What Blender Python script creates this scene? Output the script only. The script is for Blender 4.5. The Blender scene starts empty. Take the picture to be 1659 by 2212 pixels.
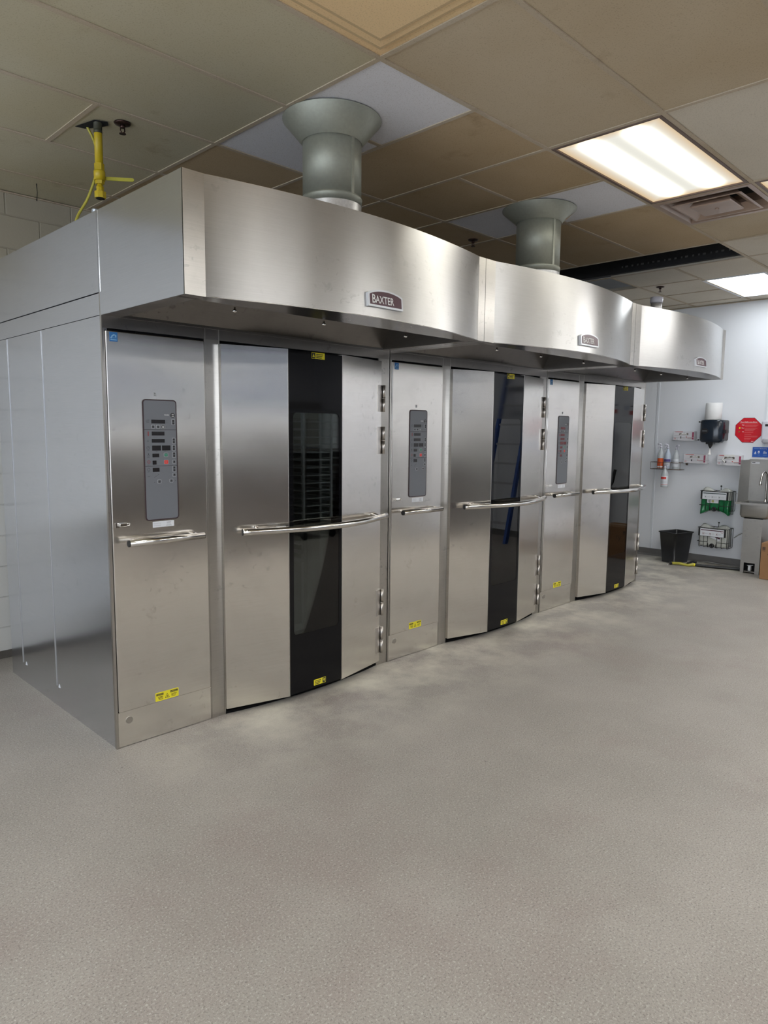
import bpy, bmesh, math, random
from mathutils import Vector, Matrix
random.seed(7)
PI = math.pi
C = bpy.context.scene.collection
sc = bpy.context.scene

# ------------------------------------------------------------------ camera
CAM = Vector((-1.35775, -3.11846, 1.5208)); YAW, PITCH, ROLL, FPX = -0.79033, -0.11713, 0.00985, 1506.17
fwd = Vector((-math.sin(YAW)*math.cos(PITCH), math.cos(YAW)*math.cos(PITCH), math.sin(PITCH)))
rgt = Vector((math.cos(YAW), math.sin(YAW), 0)); up = rgt.cross(fwd)
r2 = rgt*math.cos(ROLL) + up*math.sin(ROLL); u2 = up*math.cos(ROLL) - rgt*math.sin(ROLL)
cam = bpy.data.cameras.new('camera'); cam.sensor_fit = 'HORIZONTAL'; cam.sensor_width = 36
cam.lens = 36*FPX/1659.0; cam.clip_start = .05; cam.clip_end = 100
co = bpy.data.objects.new('camera', cam); C.objects.link(co)
M = Matrix((r2, u2, -fwd)).transposed().to_4x4(); M.translation = CAM; co.matrix_world = M
sc.camera = co
sc.view_settings.view_transform = 'Standard'; sc.view_settings.look = 'None'
sc.view_settings.gamma = 1.0; sc.view_settings.use_curve_mapping = False
sc.view_settings.exposure = 1.47
sc.cycles.max_bounces = 8; sc.cycles.diffuse_bounces = 4; sc.cycles.glossy_bounces = 4; sc.cycles.transmission_bounces = 4
# ------------------------------------------------------------------ world: bluish light entering through the added wall openings
w = bpy.data.worlds.new('world'); sc.world = w; w.use_nodes = True
w.node_tree.nodes['Background'].inputs[0].default_value = (.80, .88, 1.0, 1)
w.node_tree.nodes['Background'].inputs[1].default_value = 1.6
TUBE = 9.5        # emission of the added, unseen troffers that fill the room with light
TUBE_IN = 3.8     # emission of the old yellowed troffers in view

CEIL = 2.98; XR = 7.12; YB = 1.80; XL = -5.2; YF = -7.2
W = 1.83

# ------------------------------------------------------------------ materials
def new_mat(name):
    m = bpy.data.materials.new(name); m.use_nodes = True
    return m, m.node_tree, m.node_tree.nodes['Principled BSDF']
def simple(name, col, rough=.5, metal=0., spec=.5, emis=None, estr=0, noise=0, nscale=20, coat=0):
    m, t, b = new_mat(name)
    b.inputs['Base Color'].default_value = (*col, 1); b.inputs['Roughness'].default_value = rough
    b.inputs['Metallic'].default_value = metal; b.inputs['Specular IOR Level'].default_value = spec
    if coat: b.inputs['Coat Weight'].default_value = coat
    if emis: b.inputs['Emission Color'].default_value = (*emis, 1); b.inputs['Emission Strength'].default_value = estr
    tc = t.nodes.new('ShaderNodeTexCoord'); n = t.nodes.new('ShaderNodeTexNoise'); n.inputs['Scale'].default_value = nscale
    n.inputs['Detail'].default_value = 4
    t.links.new(tc.outputs['Object'], n.inputs['Vector'])
    a = noise if noise else .03
    mr = t.nodes.new('ShaderNodeMapRange'); mr.inputs['To Min'].default_value = 1-a; mr.inputs['To Max'].default_value = 1+a
    t.links.new(n.outputs['Fac'], mr.inputs['Value'])
    mx = t.nodes.new('ShaderNodeVectorMath'); mx.operation = 'SCALE'; mx.inputs[0].default_value = col
    t.links.new(mr.outputs[0], mx.inputs['Scale']); t.links.new(mx.outputs[0], b.inputs['Base Color'])
    return m
def steel(name, col=(.56,.54,.51), rough=.26, aniso=.6, rot=0., smudge=.5, bump=.02, seed=0, grain='h'):
    m, t, b = new_mat(name); L = t.links; N = t.nodes
    b.inputs['Metallic'].default_value = 1; b.inputs['Anisotropic'].default_value = aniso
    b.inputs['Anisotropic Rotation'].default_value = rot
    tan = N.new('ShaderNodeTangent'); tan.direction_type = 'UV_MAP'; tan.uv_map = 'UVMap'
    L.new(tan.outputs[0], b.inputs['Tangent'])
    tc = N.new('ShaderNodeTexCoord')
    # fine brushed grain
    mp = N.new('ShaderNodeMapping'); mp.inputs['Scale'].default_value = (6, 6, 420) if grain == 'h' else (300, 300, 4)
    L.new(tc.outputs['Object'], mp.inputs['Vector'])
    g = N.new('ShaderNodeTexNoise'); g.inputs['Scale'].default_value = 1; g.inputs['Detail'].default_value = 3
    L.new(mp.outputs[0], g.inputs['Vector'])
    # hand marks and oil film, blotchy
    s = N.new('ShaderNodeTexNoise'); s.inputs['Scale'].default_value = 7; s.inputs['Detail'].default_value = 7; s.inputs['Roughness'].default_value = .65
    s.inputs['Distortion'].default_value = .15
    mp2 = N.new('ShaderNodeMapping'); mp2.inputs['Location'].default_value = (seed*3.1, seed, seed*1.7); L.new(tc.outputs['Object'], mp2.inputs['Vector'])
    L.new(mp2.outputs[0], s.inputs['Vector'])
    cr = N.new('ShaderNodeValToRGB'); cr.color_ramp.elements[0].position = .50; cr.color_ramp.elements[1].position = .85
    L.new(s.outputs['Fac'], cr.inputs['Fac'])
    ra = N.new('ShaderNodeMath'); ra.operation = 'MULTIPLY_ADD'; ra.inputs[1].default_value = .05*smudge; ra.inputs[2].default_value = rough
    L.new(cr.outputs[0], ra.inputs[0]); L.new(ra.outputs[0], b.inputs['Roughness'])
    mr = N.new('ShaderNodeMapRange'); mr.inputs['To Min'].default_value = 1.0; mr.inputs['To Max'].default_value = 1-.16*smudge
    L.new(cr.outputs[0], mr.inputs['Value'])
    mg = N.new('ShaderNodeMapRange'); mg.inputs['From Min'].default_value = .3; mg.inputs['From Max'].default_value = .7
    mg.inputs['To Min'].default_value = .965; mg.inputs['To Max'].default_value = 1.035; L.new(g.outputs['Fac'], mg.inputs['Value'])
    mm = N.new('ShaderNodeMath'); mm.operation = 'MULTIPLY'; L.new(mr.outputs[0], mm.inputs[0]); L.new(mg.outputs[0], mm.inputs[1])
    # finger marks: small dark dabs gathered in patches
    f1 = N.new('ShaderNodeTexNoise'); f1.inputs['Scale'].default_value = 30; f1.inputs['Detail'].default_value = 5; f1.inputs['Distortion'].default_value = .8; L.new(mp2.outputs[0], f1.inputs['Vector'])
    f2 = N.new('ShaderNodeTexNoise'); f2.inputs['Scale'].default_value = 3.2; f2.inputs['Detail'].default_value = 2; L.new(mp2.outputs[0], f2.inputs['Vector'])
    r1 = N.new('ShaderNodeMapRange'); r1.inputs['From Min'].default_value = .60; r1.inputs['From Max'].default_value = .68; L.new(f1.outputs['Fac'], r1.inputs['Value'])
    r2_ = N.new('ShaderNodeMapRange'); r2_.inputs['From Min'].default_value = .50; r2_.inputs['From Max'].default_value = .62; L.new(f2.outputs['Fac'], r2_.inputs['Value'])
    fm = N.new('ShaderNodeMath'); fm.operation = 'MULTIPLY'; L.new(r1.outputs[0], fm.inputs[0]); L.new(r2_.outputs[0], fm.inputs[1])
    fk = N.new('ShaderNodeMath'); fk.operation = 'MULTIPLY_ADD'; fk.inputs[1].default_value = -.30*smudge; fk.inputs[2].default_value = 1; L.new(fm.outputs[0], fk.inputs[0])
    m3 = N.new('ShaderNodeMath'); m3.operation = 'MULTIPLY'; L.new(mm.outputs[0], m3.inputs[0]); L.new(fk.outputs[0], m3.inputs[1])
    vs = N.new('ShaderNodeVectorMath'); vs.operation = 'SCALE'; vs.inputs[0].default_value = col
    L.new(m3.outputs[0], vs.inputs['Scale']); L.new(vs.outputs[0], b.inputs['Base Color'])
    # very slight sheet waviness
    wv = N.new('ShaderNodeTexNoise'); wv.inputs['Scale'].default_value = 1.6; wv.inputs['Detail'].default_value = 1
    L.new(mp2.outputs[0], wv.inputs['Vector'])
    bp = N.new('ShaderNodeBump'); bp.inputs['Strength'].default_value = 1.0; bp.inputs['Distance'].default_value = bump
    L.new(wv.outputs['Fac'], bp.inputs['Height']); L.new(bp.outputs[0], b.inputs['Normal'])
    return m

S_FRONT = steel('brushed_steel_front', (.76,.73,.69), rough=.23, aniso=.75, smudge=.6, bump=.010)
S_SIDE = steel('brushed_steel_side', (.68,.70,.745), rough=.20, aniso=.5, smudge=.25, bump=.006, seed=2)
S_HOOD = steel('brushed_steel_hood', (.515,.507,.495), rough=.30, aniso=.8, rot=.25, smudge=.45, bump=.003, seed=4)
S_FRAME = steel('brushed_steel_frame', (.48,.46,.43), rough=.28, aniso=.3, smudge=.8, bump=.004, seed=6)
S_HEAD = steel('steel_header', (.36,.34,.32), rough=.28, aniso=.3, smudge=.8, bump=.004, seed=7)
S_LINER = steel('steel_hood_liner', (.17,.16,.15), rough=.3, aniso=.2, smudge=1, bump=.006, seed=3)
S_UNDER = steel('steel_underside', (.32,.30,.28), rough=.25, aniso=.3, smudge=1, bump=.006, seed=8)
S_DULL = steel('steel_dull_sink', (.40,.39,.37), rough=.38, aniso=.2, smudge=.5, bump=.004, seed=9)
S_CAV = steel('steel_oven_cavity', (.42,.44,.43), rough=.35, aniso=.1, smudge=.6, bump=.004, seed=5)
GALV = simple('galvanised_steel', (.34,.35,.295), .5, .55, noise=.12, nscale=60)
CHROME = simple('polished_steel', (.72,.70,.67), .12, 1, noise=.02)
HINGE = simple('hinge_steel', (.58,.55,.52), .33, 1, noise=.1)
BLACK = simple('black_rubber', (.012,.012,.012), .6)
GAP = simple('gasket_and_shade', (.006,.006,.006), .9, spec=.1)
BGLASS = simple('black_glass', (.005,.005,.006), .05, spec=.22)
PANEL = simple('grey_overlay', (.150,.160,.180), .45, noise=.02)
RIM = simple('maroon_rim', (.030,.012,.016), .5)
DISP = simple('display_black', (.010,.008,.010), .25)
DISPR = simple('display_red', (.05,.004,.006), .25, emis=(.7,.03,.02), estr=.02)
LGREY = simple('key_light_grey', (.42,.43,.44), .5)
INK = simple('black_print', (.02,.02,.022), .6)
WINK = simple('white_print', (.75,.75,.75), .6)
GREENK = simple('green_key', (.02,.22,.13), .5)
REDK = simple('red_key', (.65,.05,.04), .5)
REDI = simple('red_icon', (.25,.03,.03), .5)
YELL = simple('yellow_label', (.75,.66,.02), .5)
BLUEL = simple('blue_label', (.03,.16,.42), .5)
BLUEW = simple('pale_blue_print', (.25,.48,.70), .5)
WHITEL = simple('white_label', (.70,.72,.76), .5)
GPRINT = simple('grey_print', (.35,.36,.38), .6)
MAROON = simple('maroon_enamel', (.070,.018,.032), .3)
SILVERP = simple('silver_plate', (.62,.64,.68), .3, .3)
YPIPE = simple('yellow_paint', (.50,.37,.01), .4, noise=.15)
YPALE = simple('yellow_faded', (.45,.42,.06), .5, noise=.15)
YHOSE = simple('yellow_hose_coating', (.42,.38,.05), .45, noise=.12, nscale=60)
BLKPL = simple('black_plastic', (.012,.012,.013), .38)
SMOKE = simple('smoke_plastic', (.012,.018,.028), .13)
DGREY = simple('dark_grey_plastic', (.07,.07,.075), .45)
WPLAST = simple('white_plastic', (.62,.62,.70), .35)
PAPER = simple('paper_towel', (.78,.78,.78), .9, noise=.03)
CARD = simple('cardboard', (.29,.155,.07), .8, noise=.08)
CARDT = simple('box_print_white', (.68,.67,.70), .6)
PINK = simple('box_print_red', (.52,.08,.07), .6)
SIGNR = simple('sign_red', (.62,.006,.018), .4)
SIGNB = simple('sign_blue', (.015,.09,.42), .4)
WIRE = simple('black_wire', (.018,.02,.02), .4, .3)
WIREB = simple('brown_wire', (.16,.12,.10), .4, .5)
ORANGEL = simple('orange_liquid', (.45,.10,.04), .3)
CLEARP = simple('clear_plastic_body', (.50,.53,.55), .2)
SBLUE = simple('pale_blue_plastic', (.50,.56,.66), .35)
INNERG = simple('clear_bag_grey', (.50,.51,.47), .25, noise=.08)
TAPE = simple('foil_tape', (.62,.62,.62), .35, .6, noise=.25, nscale=80)
BLUEP = simple('blue_ladder_paint', (.04,.11,.38), .4)
SPRK = simple('bronze_sprinkler', (.07,.04,.035), .35, .8)
DARKV = simple('dark_void', (.004,.004,.005), .9)
ORANGES = simple('tan_sticker', (.55,.33,.12), .6)
BEAM = simple('dark_beam', (.02,.02,.022), .6, noise=.4)

def glass_mat(name, tint, ior=1.5, rough=.01):
    m = bpy.data.materials.new(name); m.use_nodes = True; t = m.node_tree; N = t.nodes; L = t.links
    for n in list(N): N.remove(n)
    o = N.new('ShaderNodeOutputMaterial'); mx = N.new('ShaderNodeMixShader'); tr = N.new('ShaderNodeBsdfTransparent')
    gl = N.new('ShaderNodeBsdfGlossy'); fr = N.new('ShaderNodeFresnel'); fr.inputs['IOR'].default_value = ior
    tr.inputs['Color'].default_value = (*tint, 1); gl.inputs['Roughness'].default_value = rough
    mu = N.new('ShaderNodeMath'); mu.operation = 'MULTIPLY'; mu.inputs[1].default_value = 1.1; mu.use_clamp = True
    L.new(fr.outputs[0], mu.inputs[0])
    L.new(mu.outputs[0], mx.inputs[0]); L.new(tr.outputs[0], mx.inputs[1]); L.new(gl.outputs[0], mx.inputs[2]); L.new(mx.outputs[0], o.inputs[0])
    return m
GLASS = glass_mat('tinted_door_glass', (.52,.56,.55))
CLEAR = glass_mat('clear_film', (.80,.83,.83), 1.35, .12)
GREENL = glass_mat('green_soap', (.03,.30,.10), 1.4, .1)

def floor_mat():
    m, t, b = new_mat('sealed_concrete'); N = t.nodes; L = t.links
    tc = N.new('ShaderNodeTexCoord')
    def noise(s, d, r=.5, loc=(0,0,0)):
        mp = N.new('ShaderNodeMapping'); mp.inputs['Location'].default_value = loc; L.new(tc.outputs['Object'], mp.inputs['Vector'])
        n = N.new('ShaderNodeTexNoise'); n.inputs['Scale'].default_value = s; n.inputs['Detail'].default_value = d
        n.inputs['Roughness'].default_value = r; L.new(mp.outputs[0], n.inputs['Vector']); return n.outputs['Fac']
    def mix(a, bcol, fac):
        x = N.new('ShaderNodeMix'); x.data_type = 'RGBA'; L.new(fac, x.inputs['Factor'])
        if isinstance(a, tuple): x.inputs['A'].default_value = (*a, 1)
        else: L.new(a, x.inputs['A'])
        if isinstance(bcol, tuple): x.inputs['B'].default_value = (*bcol, 1)
        else: L.new(bcol, x.inputs['B'])
        return x.outputs['Result']
    def ramp(f, p0, p1, v1=1.):
        r = N.new('ShaderNodeMapRange'); r.inputs['From Min'].default_value = p0; r.inputs['From Max'].default_value = p1
        r.inputs['To Max'].default_value = v1; L.new(f, r.inputs['Value']); return r.outputs[0]
    base = mix((.30,.276,.248), (.360,.332,.300), ramp(noise(1.1, 6, .62), .36, .64))
    base = mix(base, (.285,.238,.218), ramp(noise(.8, 5, .65, (4,7,0)), .52, .66, .6))       # pinkish worn patches
    sp = noise(150, 3, .75)
    base = mix(base, (.14,.13,.12), ramp(sp, .52, .66, .8))                                # dark grit
    base = mix(base, (.52,.50,.47), ramp(noise(130, 3, .75, (9,3,1)), .54, .68, .75))        # light grit
    # flour dust in front of the ovens: depends on the distance from their front
    sep = N.new('ShaderNodeSeparateXYZ'); L.new(tc.outputs['Object'], sep.inputs[0])
    band = ramp(sep.outputs['Y'], -1.0, -.05)
    xb = ramp(sep.outputs['X'], -.1, .8); mu0 = N.new('ShaderNodeMath'); mu0.operation = 'MULTIPLY'; L.new(band, mu0.inputs[0]); L.new(xb, mu0.inputs[1]); band = mu0.outputs[0]
    mu = N.new('ShaderNodeMath'); mu.operation = 'MULTIPLY'; L.new(band, mu.inputs[0]); L.new(ramp(noise(3.2, 8, .62, (1,1,1)), .42, .70), mu.inputs[1])
    base = mix(base, (.62,.59,.50), mu.outputs[0])
    # fine whitish scuffs, spots
    base = mix(base, (.50,.48,.45), ramp(noise(14, 10, .75, (3,2,8)), .70, .78, .6))
    base = mix(base, (.10,.085,.075), ramp(noise(9, 3, .5, (13,2,8)), .765, .785, .6))
    L.new(base, b.inputs['Base Color'])
    b.inputs['Roughness'].default_value = .55; b.inputs['Specular IOR Level'].default_value = .35
    rr = N.new('ShaderNodeMapRange'); rr.inputs['To Min'].default_value = .42; rr.inputs['To Max'].default_value = .65; L.new(noise(2.0,3,.5,(5,5,5)), rr.inputs['Value']); L.new(rr.outputs[0], b.inputs['Roughness'])
    bp = N.new('ShaderNodeBump'); bp.inputs['Strength'].default_value = .35; bp.inputs['Distance'].default_value = .002
    L.new(sp, bp.inputs['Height']); L.new(bp.outputs[0], b.inputs['Normal'])
    return m
FLOOR = floor_mat()

def tile_mat(name, c1, c2, stain=(.20,.14,.075), samt=.5):
    c1 = [min(.85, c*1.35) for c in c1]; c2 = [min(.85, c*1.35) for c in c2]; stain = [c*1.35 for c in stain]
    m, t, b = new_mat(name); N = t.nodes; L = t.links
    tc = N.new('ShaderNodeTexCoord')
    def noise(s, d, r=.5):
        n = N.new('ShaderNodeTexNoise'); n.inputs['Scale'].default_value = s; n.inputs['Detail'].default_value = d
        n.inputs['Roughness'].default_value = r; L.new(tc.outputs['Object'], n.inputs['Vector']); return n.outputs['Fac']
    x = N.new('ShaderNodeMix'); x.data_type = 'RGBA'; x.inputs['A'].default_value = (*c1,1); x.inputs['B'].default_value = (*c2,1)
    r = N.new('ShaderNodeMapRange'); r.inputs['From Min'].default_value = .35; r.inputs['From Max'].default_value = .65
    L.new(noise(1.3, 4), r.inputs['Value']); L.new(r.outputs[0], x.inputs['Factor'])
    y = N.new('ShaderNodeMix'); y.data_type = 'RGBA'; y.inputs['B'].default_value = (*stain,1)
    r2_ = N.new('ShaderNodeMapRange'); r2_.inputs['From Min'].default_value = .60; r2_.inputs['From Max'].default_value = .78; r2_.inputs['To Max'].default_value = samt
    L.new(noise(3.5, 6, .65), r2_.inputs['Value']); L.new(r2_.outputs[0], y.inputs['Factor']); L.new(x.outputs['Result'], y.inputs['A'])
    z = N.new('ShaderNodeMix'); z.data_type = 'RGBA'; z.blend_type = 'MULTIPLY'; z.inputs['B'].default_value = (.72,.70,.68,1)
    r3 = N.new('ShaderNodeMapRange'); r3.inputs['From Min'].default_value = .55; r3.inputs['From Max'].default_value = .7; r3.inputs['To Max'].default_value = .6
    L.new(noise(170, 2), r3.inputs['Value']); L.new(r3.outputs[0], z.inputs['Factor']); L.new(y.outputs['Result'], z.inputs['A'])
    L.new(z.outputs['Result'], b.inputs['Base Color']); b.inputs['Roughness'].default_value = .85; b.inputs['Specular IOR Level'].default_value = .2
    return m
T_TAN = tile_mat('aged_tile_tan', (.41,.345,.25), (.37,.30,.205))
T_WARM = tile_mat('aged_tile_brown', (.40,.31,.20), (.35,.265,.16))
T_OLIVE = tile_mat('aged_tile_olive', (.40,.37,.275), (.37,.33,.225))
T_GREY = tile_mat('aged_tile_grey', (.50,.46,.39), (.46,.42,.35), samt=.2)
T_WHITE = tile_mat('new_tile_white', (.60,.60,.63), (.57,.57,.60), samt=0)
T_ORANGE = tile_mat('stained_tile_orange', (.62,.47,.27), (.60,.43,.24), (.42,.27,.13), .5)
T_GRID = tile_mat('grid_bar', (.40,.345,.27), (.35,.29,.21))
DIFFM = simple('diffuser_brown_enamel', (.36,.26,.20), .28, noise=.2, nscale=5)
FRAMEB = simple('troffer_frame', (.17,.12,.10), .5, noise=.1)

def wall_mat(name, col, blocks=False):
    m, t, b = new_mat(name); N = t.nodes; L = t.links
    tc = N.new('ShaderNodeTexCoord'); n = N.new('ShaderNodeTexNoise'); n.inputs['Scale'].default_value = 1.5; n.inputs['Detail'].default_value = 5
    L.new(tc.outputs['Object'], n.inputs['Vector'])
    x = N.new('ShaderNodeMix'); x.data_type = 'RGBA'; x.inputs['A'].default_value = (*col,1); x.inputs['B'].default_value = (*[c*.92 for c in col],1)
    L.new(n.outputs['Fac'], x.inputs['Factor'])
    L.new(x.outputs['Result'], b.inputs['Base Color']); b.inputs['Roughness'].default_value = .35 if not blocks else .6
    if blocks:
        mp = N.new('ShaderNodeMapping'); mp.inputs['Rotation'].default_value = (PI/2, 0, 0); L.new(tc.outputs['Object'], mp.inputs['Vector'])
        sx = N.new('ShaderNodeSeparateXYZ'); L.new(tc.outputs['Object'], sx.inputs[0]); cx = N.new('ShaderNodeCombineXYZ')
        L.new(sx.outputs['X'], cx.inputs['X']); L.new(sx.outputs['Z'], cx.inputs['Y'])
        br = N.new('ShaderNodeTexBrick'); br.inputs['Scale'].default_value = 1; br.inputs['Brick Width'].default_value = .405
        br.inputs['Row Height'].default_value = .203; br.inputs['Mortar Size'].default_value = .006; br.inputs['Mortar Smooth'].default_value = .6
        br.inputs['Color1'].default_value = (1,1,1,1); br.inputs['Color2'].default_value = (1,1,1,1); br.inputs['Mortar'].default_value = (0,0,0,1)
        L.new(cx.outputs[0], br.inputs['Vector'])
        n2 = N.new('ShaderNodeTexNoise'); n2.inputs['Scale'].default_value = 60; n2.inputs['Detail'].default_value = 4; L.new(tc.outputs['Object'], n2.inputs['Vector'])
        ad = N.new('ShaderNodeMath'); ad.operation = 'MULTIPLY_ADD'; ad.inputs[1].default_value = .25; L.new(n2.outputs['Fac'], ad.inputs[0]); L.new(br.outputs['Color'], ad.inputs[2])
        bp = N.new('ShaderNodeBump'); bp.inputs['Distance'].default_value = .004; bp.inputs['Strength'].default_value = .7
        L.new(ad.outputs[0], bp.inputs['Height']); L.new(bp.outputs[0], b.inputs['Normal'])
        y = N.new('ShaderNodeMix'); y.data_type = 'RGBA'; y.inputs['A'].default_value = (*[c*.86 for c in col],1); L.new(br.outputs['Color'], y.inputs['Factor']); L.new(x.outputs['Result'], y.inputs['B'])
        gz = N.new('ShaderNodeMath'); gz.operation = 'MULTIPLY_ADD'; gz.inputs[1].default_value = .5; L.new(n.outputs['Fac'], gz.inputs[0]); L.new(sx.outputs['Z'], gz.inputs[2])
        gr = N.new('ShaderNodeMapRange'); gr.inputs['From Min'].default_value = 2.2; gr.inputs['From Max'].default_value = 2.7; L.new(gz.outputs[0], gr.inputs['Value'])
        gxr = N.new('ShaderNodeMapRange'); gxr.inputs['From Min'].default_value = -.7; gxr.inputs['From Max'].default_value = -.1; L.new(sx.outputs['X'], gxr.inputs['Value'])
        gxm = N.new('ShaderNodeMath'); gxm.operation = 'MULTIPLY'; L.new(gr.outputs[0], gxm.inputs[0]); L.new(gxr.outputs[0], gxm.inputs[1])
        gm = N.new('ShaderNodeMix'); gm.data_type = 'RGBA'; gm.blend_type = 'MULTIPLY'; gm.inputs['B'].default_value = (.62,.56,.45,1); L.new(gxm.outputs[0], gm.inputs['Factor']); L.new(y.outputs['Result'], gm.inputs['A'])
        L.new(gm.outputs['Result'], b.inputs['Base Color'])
    return m
WALL = wall_mat('white_wall_panel', (.80,.82,.86))
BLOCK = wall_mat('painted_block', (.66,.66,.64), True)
COVE = simple('grey_cove_base', (.14,.135,.13), .5, noise=.12)
TRIMW = simple('white_trim', (.70,.73,.77), .4)

def troffer_mat(name, strength, col, edge):
    # acrylic lens lit from behind by two long tubes: brighter along the tubes, stained yellow at its rim
    m = bpy.data.materials.new(name); m.use_nodes = True; t = m.node_tree; N = t.nodes; L = t.links
    for n in list(N): N.remove(n)
    o = N.new('ShaderNodeOutputMaterial'); e = N.new('ShaderNodeEmission')
    uv = N.new('ShaderNodeTexCoord'); s = N.new('ShaderNodeSeparateXYZ'); L.new(uv.outputs['Generated'], s.inputs[0])
    def M(op, a, b_=None, c=None, clamp=False):
        n = N.new('ShaderNodeMath'); n.operation = op; n.use_clamp = clamp
        for i, v in enumerate((a, b_, c)):
            if v is None: continue
            if isinstance(v, (int, float)): n.inputs[i].default_value = v
            else: L.new(v, n.inputs[i])
        return n.outputs[0]
    def band(c):
        d = M('ABSOLUTE', M('SUBTRACT', s.outputs['Y'], c)); return M('POWER', 2.718, M('MULTIPLY', M('MULTIPLY', d, d), -160))
    bands = M('ADD', band(.28), band(.72))
    ex = M('MINIMUM', s.outputs['X'], M('SUBTRACT', 1, s.outputs['X'])); ey = M('MINIMUM', s.outputs['Y'], M('SUBTRACT', 1, s.outputs['Y']))
    fx = M('MULTIPLY', ex, 8, clamp=True)
    bands = M('MULTIPLY', bands, fx)
    st = M('MULTIPLY_ADD', bands, strength, strength*.30 if strength > 5 else .30)
    L.new(st, e.inputs['Strength'])
    eg = M('MULTIPLY', M('MINIMUM', M('MULTIPLY', ex, 2), ey), 7, clamp=True)
    x = N.new('ShaderNodeMix'); x.data_type = 'RGBA'; x.inputs['A'].default_value = (*edge,1); x.inputs['B'].default_value = (*col,1); L.new(eg, x.inputs['Factor'])
    L.new(x.outputs['Result'], e.inputs['Color']); L.new(e.outputs[0], o.inputs[0])
    return m
LENS_OLD = troffer_mat('troffer_lens_old', TUBE_IN, (1,.98,.88), (.85,.62,.36))
LENS_NEW = troffer_mat('troffer_lens_cool', 6., (.92,.97,1.0), (.85,.9,.95))
LENS_OUT = troffer_mat('troffer_lens_fill', TUBE, (1,1,.985), (1,.95,.85))

# ------------------------------------------------------------------ mesh helpers
def BM(): return bmesh.new()
class Fr:      # a flat drawing frame: origin, right, up; n points at the viewer
    def __init__(s, O, u, v): s.O = Vector(O); s.u = Vector(u).normalized(); s.v = Vector(v).normalized(); s.n = s.u.cross(s.v)
    def p(s, a, b, d=0): return s.O + s.u*a + s.v*b + s.n*d
def prism(bm, fr, pts, d0, d1, mi=0, smooth=False):
    a = [bm.verts.new(fr.p(x, y, d0)) for x, y in pts]; b = [bm.verts.new(fr.p(x, y, d1)) for x, y in pts]
    n = len(pts); fs = [bm.faces.new(b), bm.faces.new(a[::-1])]
    for i in range(n):
        f = bm.faces.new((a[i], a[(i+1) % n], b[(i+1) % n], b[i])); f.smooth = smooth; fs.append(f)
    for f in fs: f.material_index = mi
    return fs
def rect(x0, y0, x1, y1): return [(x0,y0),(x1,y0),(x1,y1),(x0,y1)]
def rrect(x0, y0, x1, y1, r, n=5):
    out = []
    for cx, cy, a in ((x1-r,y0+r,-PI/2),(x1-r,y1-r,0),(x0+r,y1-r,PI/2),(x0+r,y0+r,PI)):
        for i in range(n+1): out.append((cx+r*math.cos(a+PI/2*i/n), cy+r*math.sin(a+PI/2*i/n)))
    return out
def circ(cx, cy, r, n=20, a0=0): return [(cx+r*math.cos(a0+2*PI*i/n), cy+r*math.sin(a0+2*PI*i/n)) for i in range(n)]
FX = Fr((0,0,0), (1,0,0), (0,1,0))
def box(bm, x0, x1, y0, y1, z0, z1, mi=0): return prism(bm, FX, rect(x0,y0,x1,y1), z0, z1, mi)
def bevbox(bm, x0, x1, y0, y1, z0, z1, r=.004, mi=0, seg=2):
    t = bmesh.new(); box(t, x0,x1,y0,y1,z0,z1,mi)
    bmesh.ops.bevel(t, geom=t.edges[:], offset=r, segments=seg, affect='EDGES', profile=.5)
    for f in t.faces: f.material_index = mi
    me = bpy.data.meshes.new('t'); t.to_mesh(me); t.free(); bm.from_mesh(me); bpy.data.meshes.remove(me)
def ringrect(bm, fr, o, i, d0, d1, mi=0):      # picture-frame of two rects (x0,y0,x1,y1)
    prism(bm, fr, rect(o[0],o[1],o[2],i[1]), d0, d1, mi); prism(bm, fr, rect(o[0],i[3],o[2],o[3]), d0, d1, mi)
    prism(bm, fr, rect(o[0],i[1],i[0],i[3]), d0, d1, mi); prism(bm, fr, rect(i[2],i[1],o[2],i[3]), d0, d1, mi)
def tube(bm, pts, r, n=10, mi=0, caps=True, closed=False):
    pts = [Vector(p) for p in pts]; rings = []; N = len(pts)
    ref = None
    for i, p in enumerate(pts):
        if closed: t = pts[(i+1) % N]-pts[i-1]
        else: t = (pts[min(i+1, N-1)]-pts[max(i-1, 0)])
        t.normalize()
        if ref is None: ref = Vector((0,0,1)) if abs(t.z) < .9 else Vector((1,0,0))
        a = t.cross(ref).normalized(); b = t.cross(a).normalized(); ref = -b if False else ref
        if abs(t.dot(ref)) > .95: ref = Vector((1,0,0)) if abs(t.x) < .9 else Vector((0,1,0))
        rr = r[i] if isinstance(r, (list, tuple)) else r
        rings.append([bm.verts.new(p + a*rr*math.cos(2*PI*k/n) + b*rr*math.sin(2*PI*k/n)) for k in range(n)])
    for i in range(N if closed else N-1):
        A, B = rings[i], rings[(i+1) % N]
        # pair rings with least twist
        off = min(range(n), key=lambda o: sum((A[k].co-B[(k+o) % n].co).length_squared for k in range(0, n, max(1, n//4))))
        for k in range(n):
            f = bm.faces.new((A[k], A[(k+1) % n], B[(k+1+off) % n], B[(k+off) % n])); f.smooth = True; f.material_index = mi
    if caps and not closed:
        for R_, s in ((rings[0], 1), (rings[-1], -1)):
            f = bm.faces.new([v for v in (R_ if s > 0 else R_[::-1])]); f.material_index = mi
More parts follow.
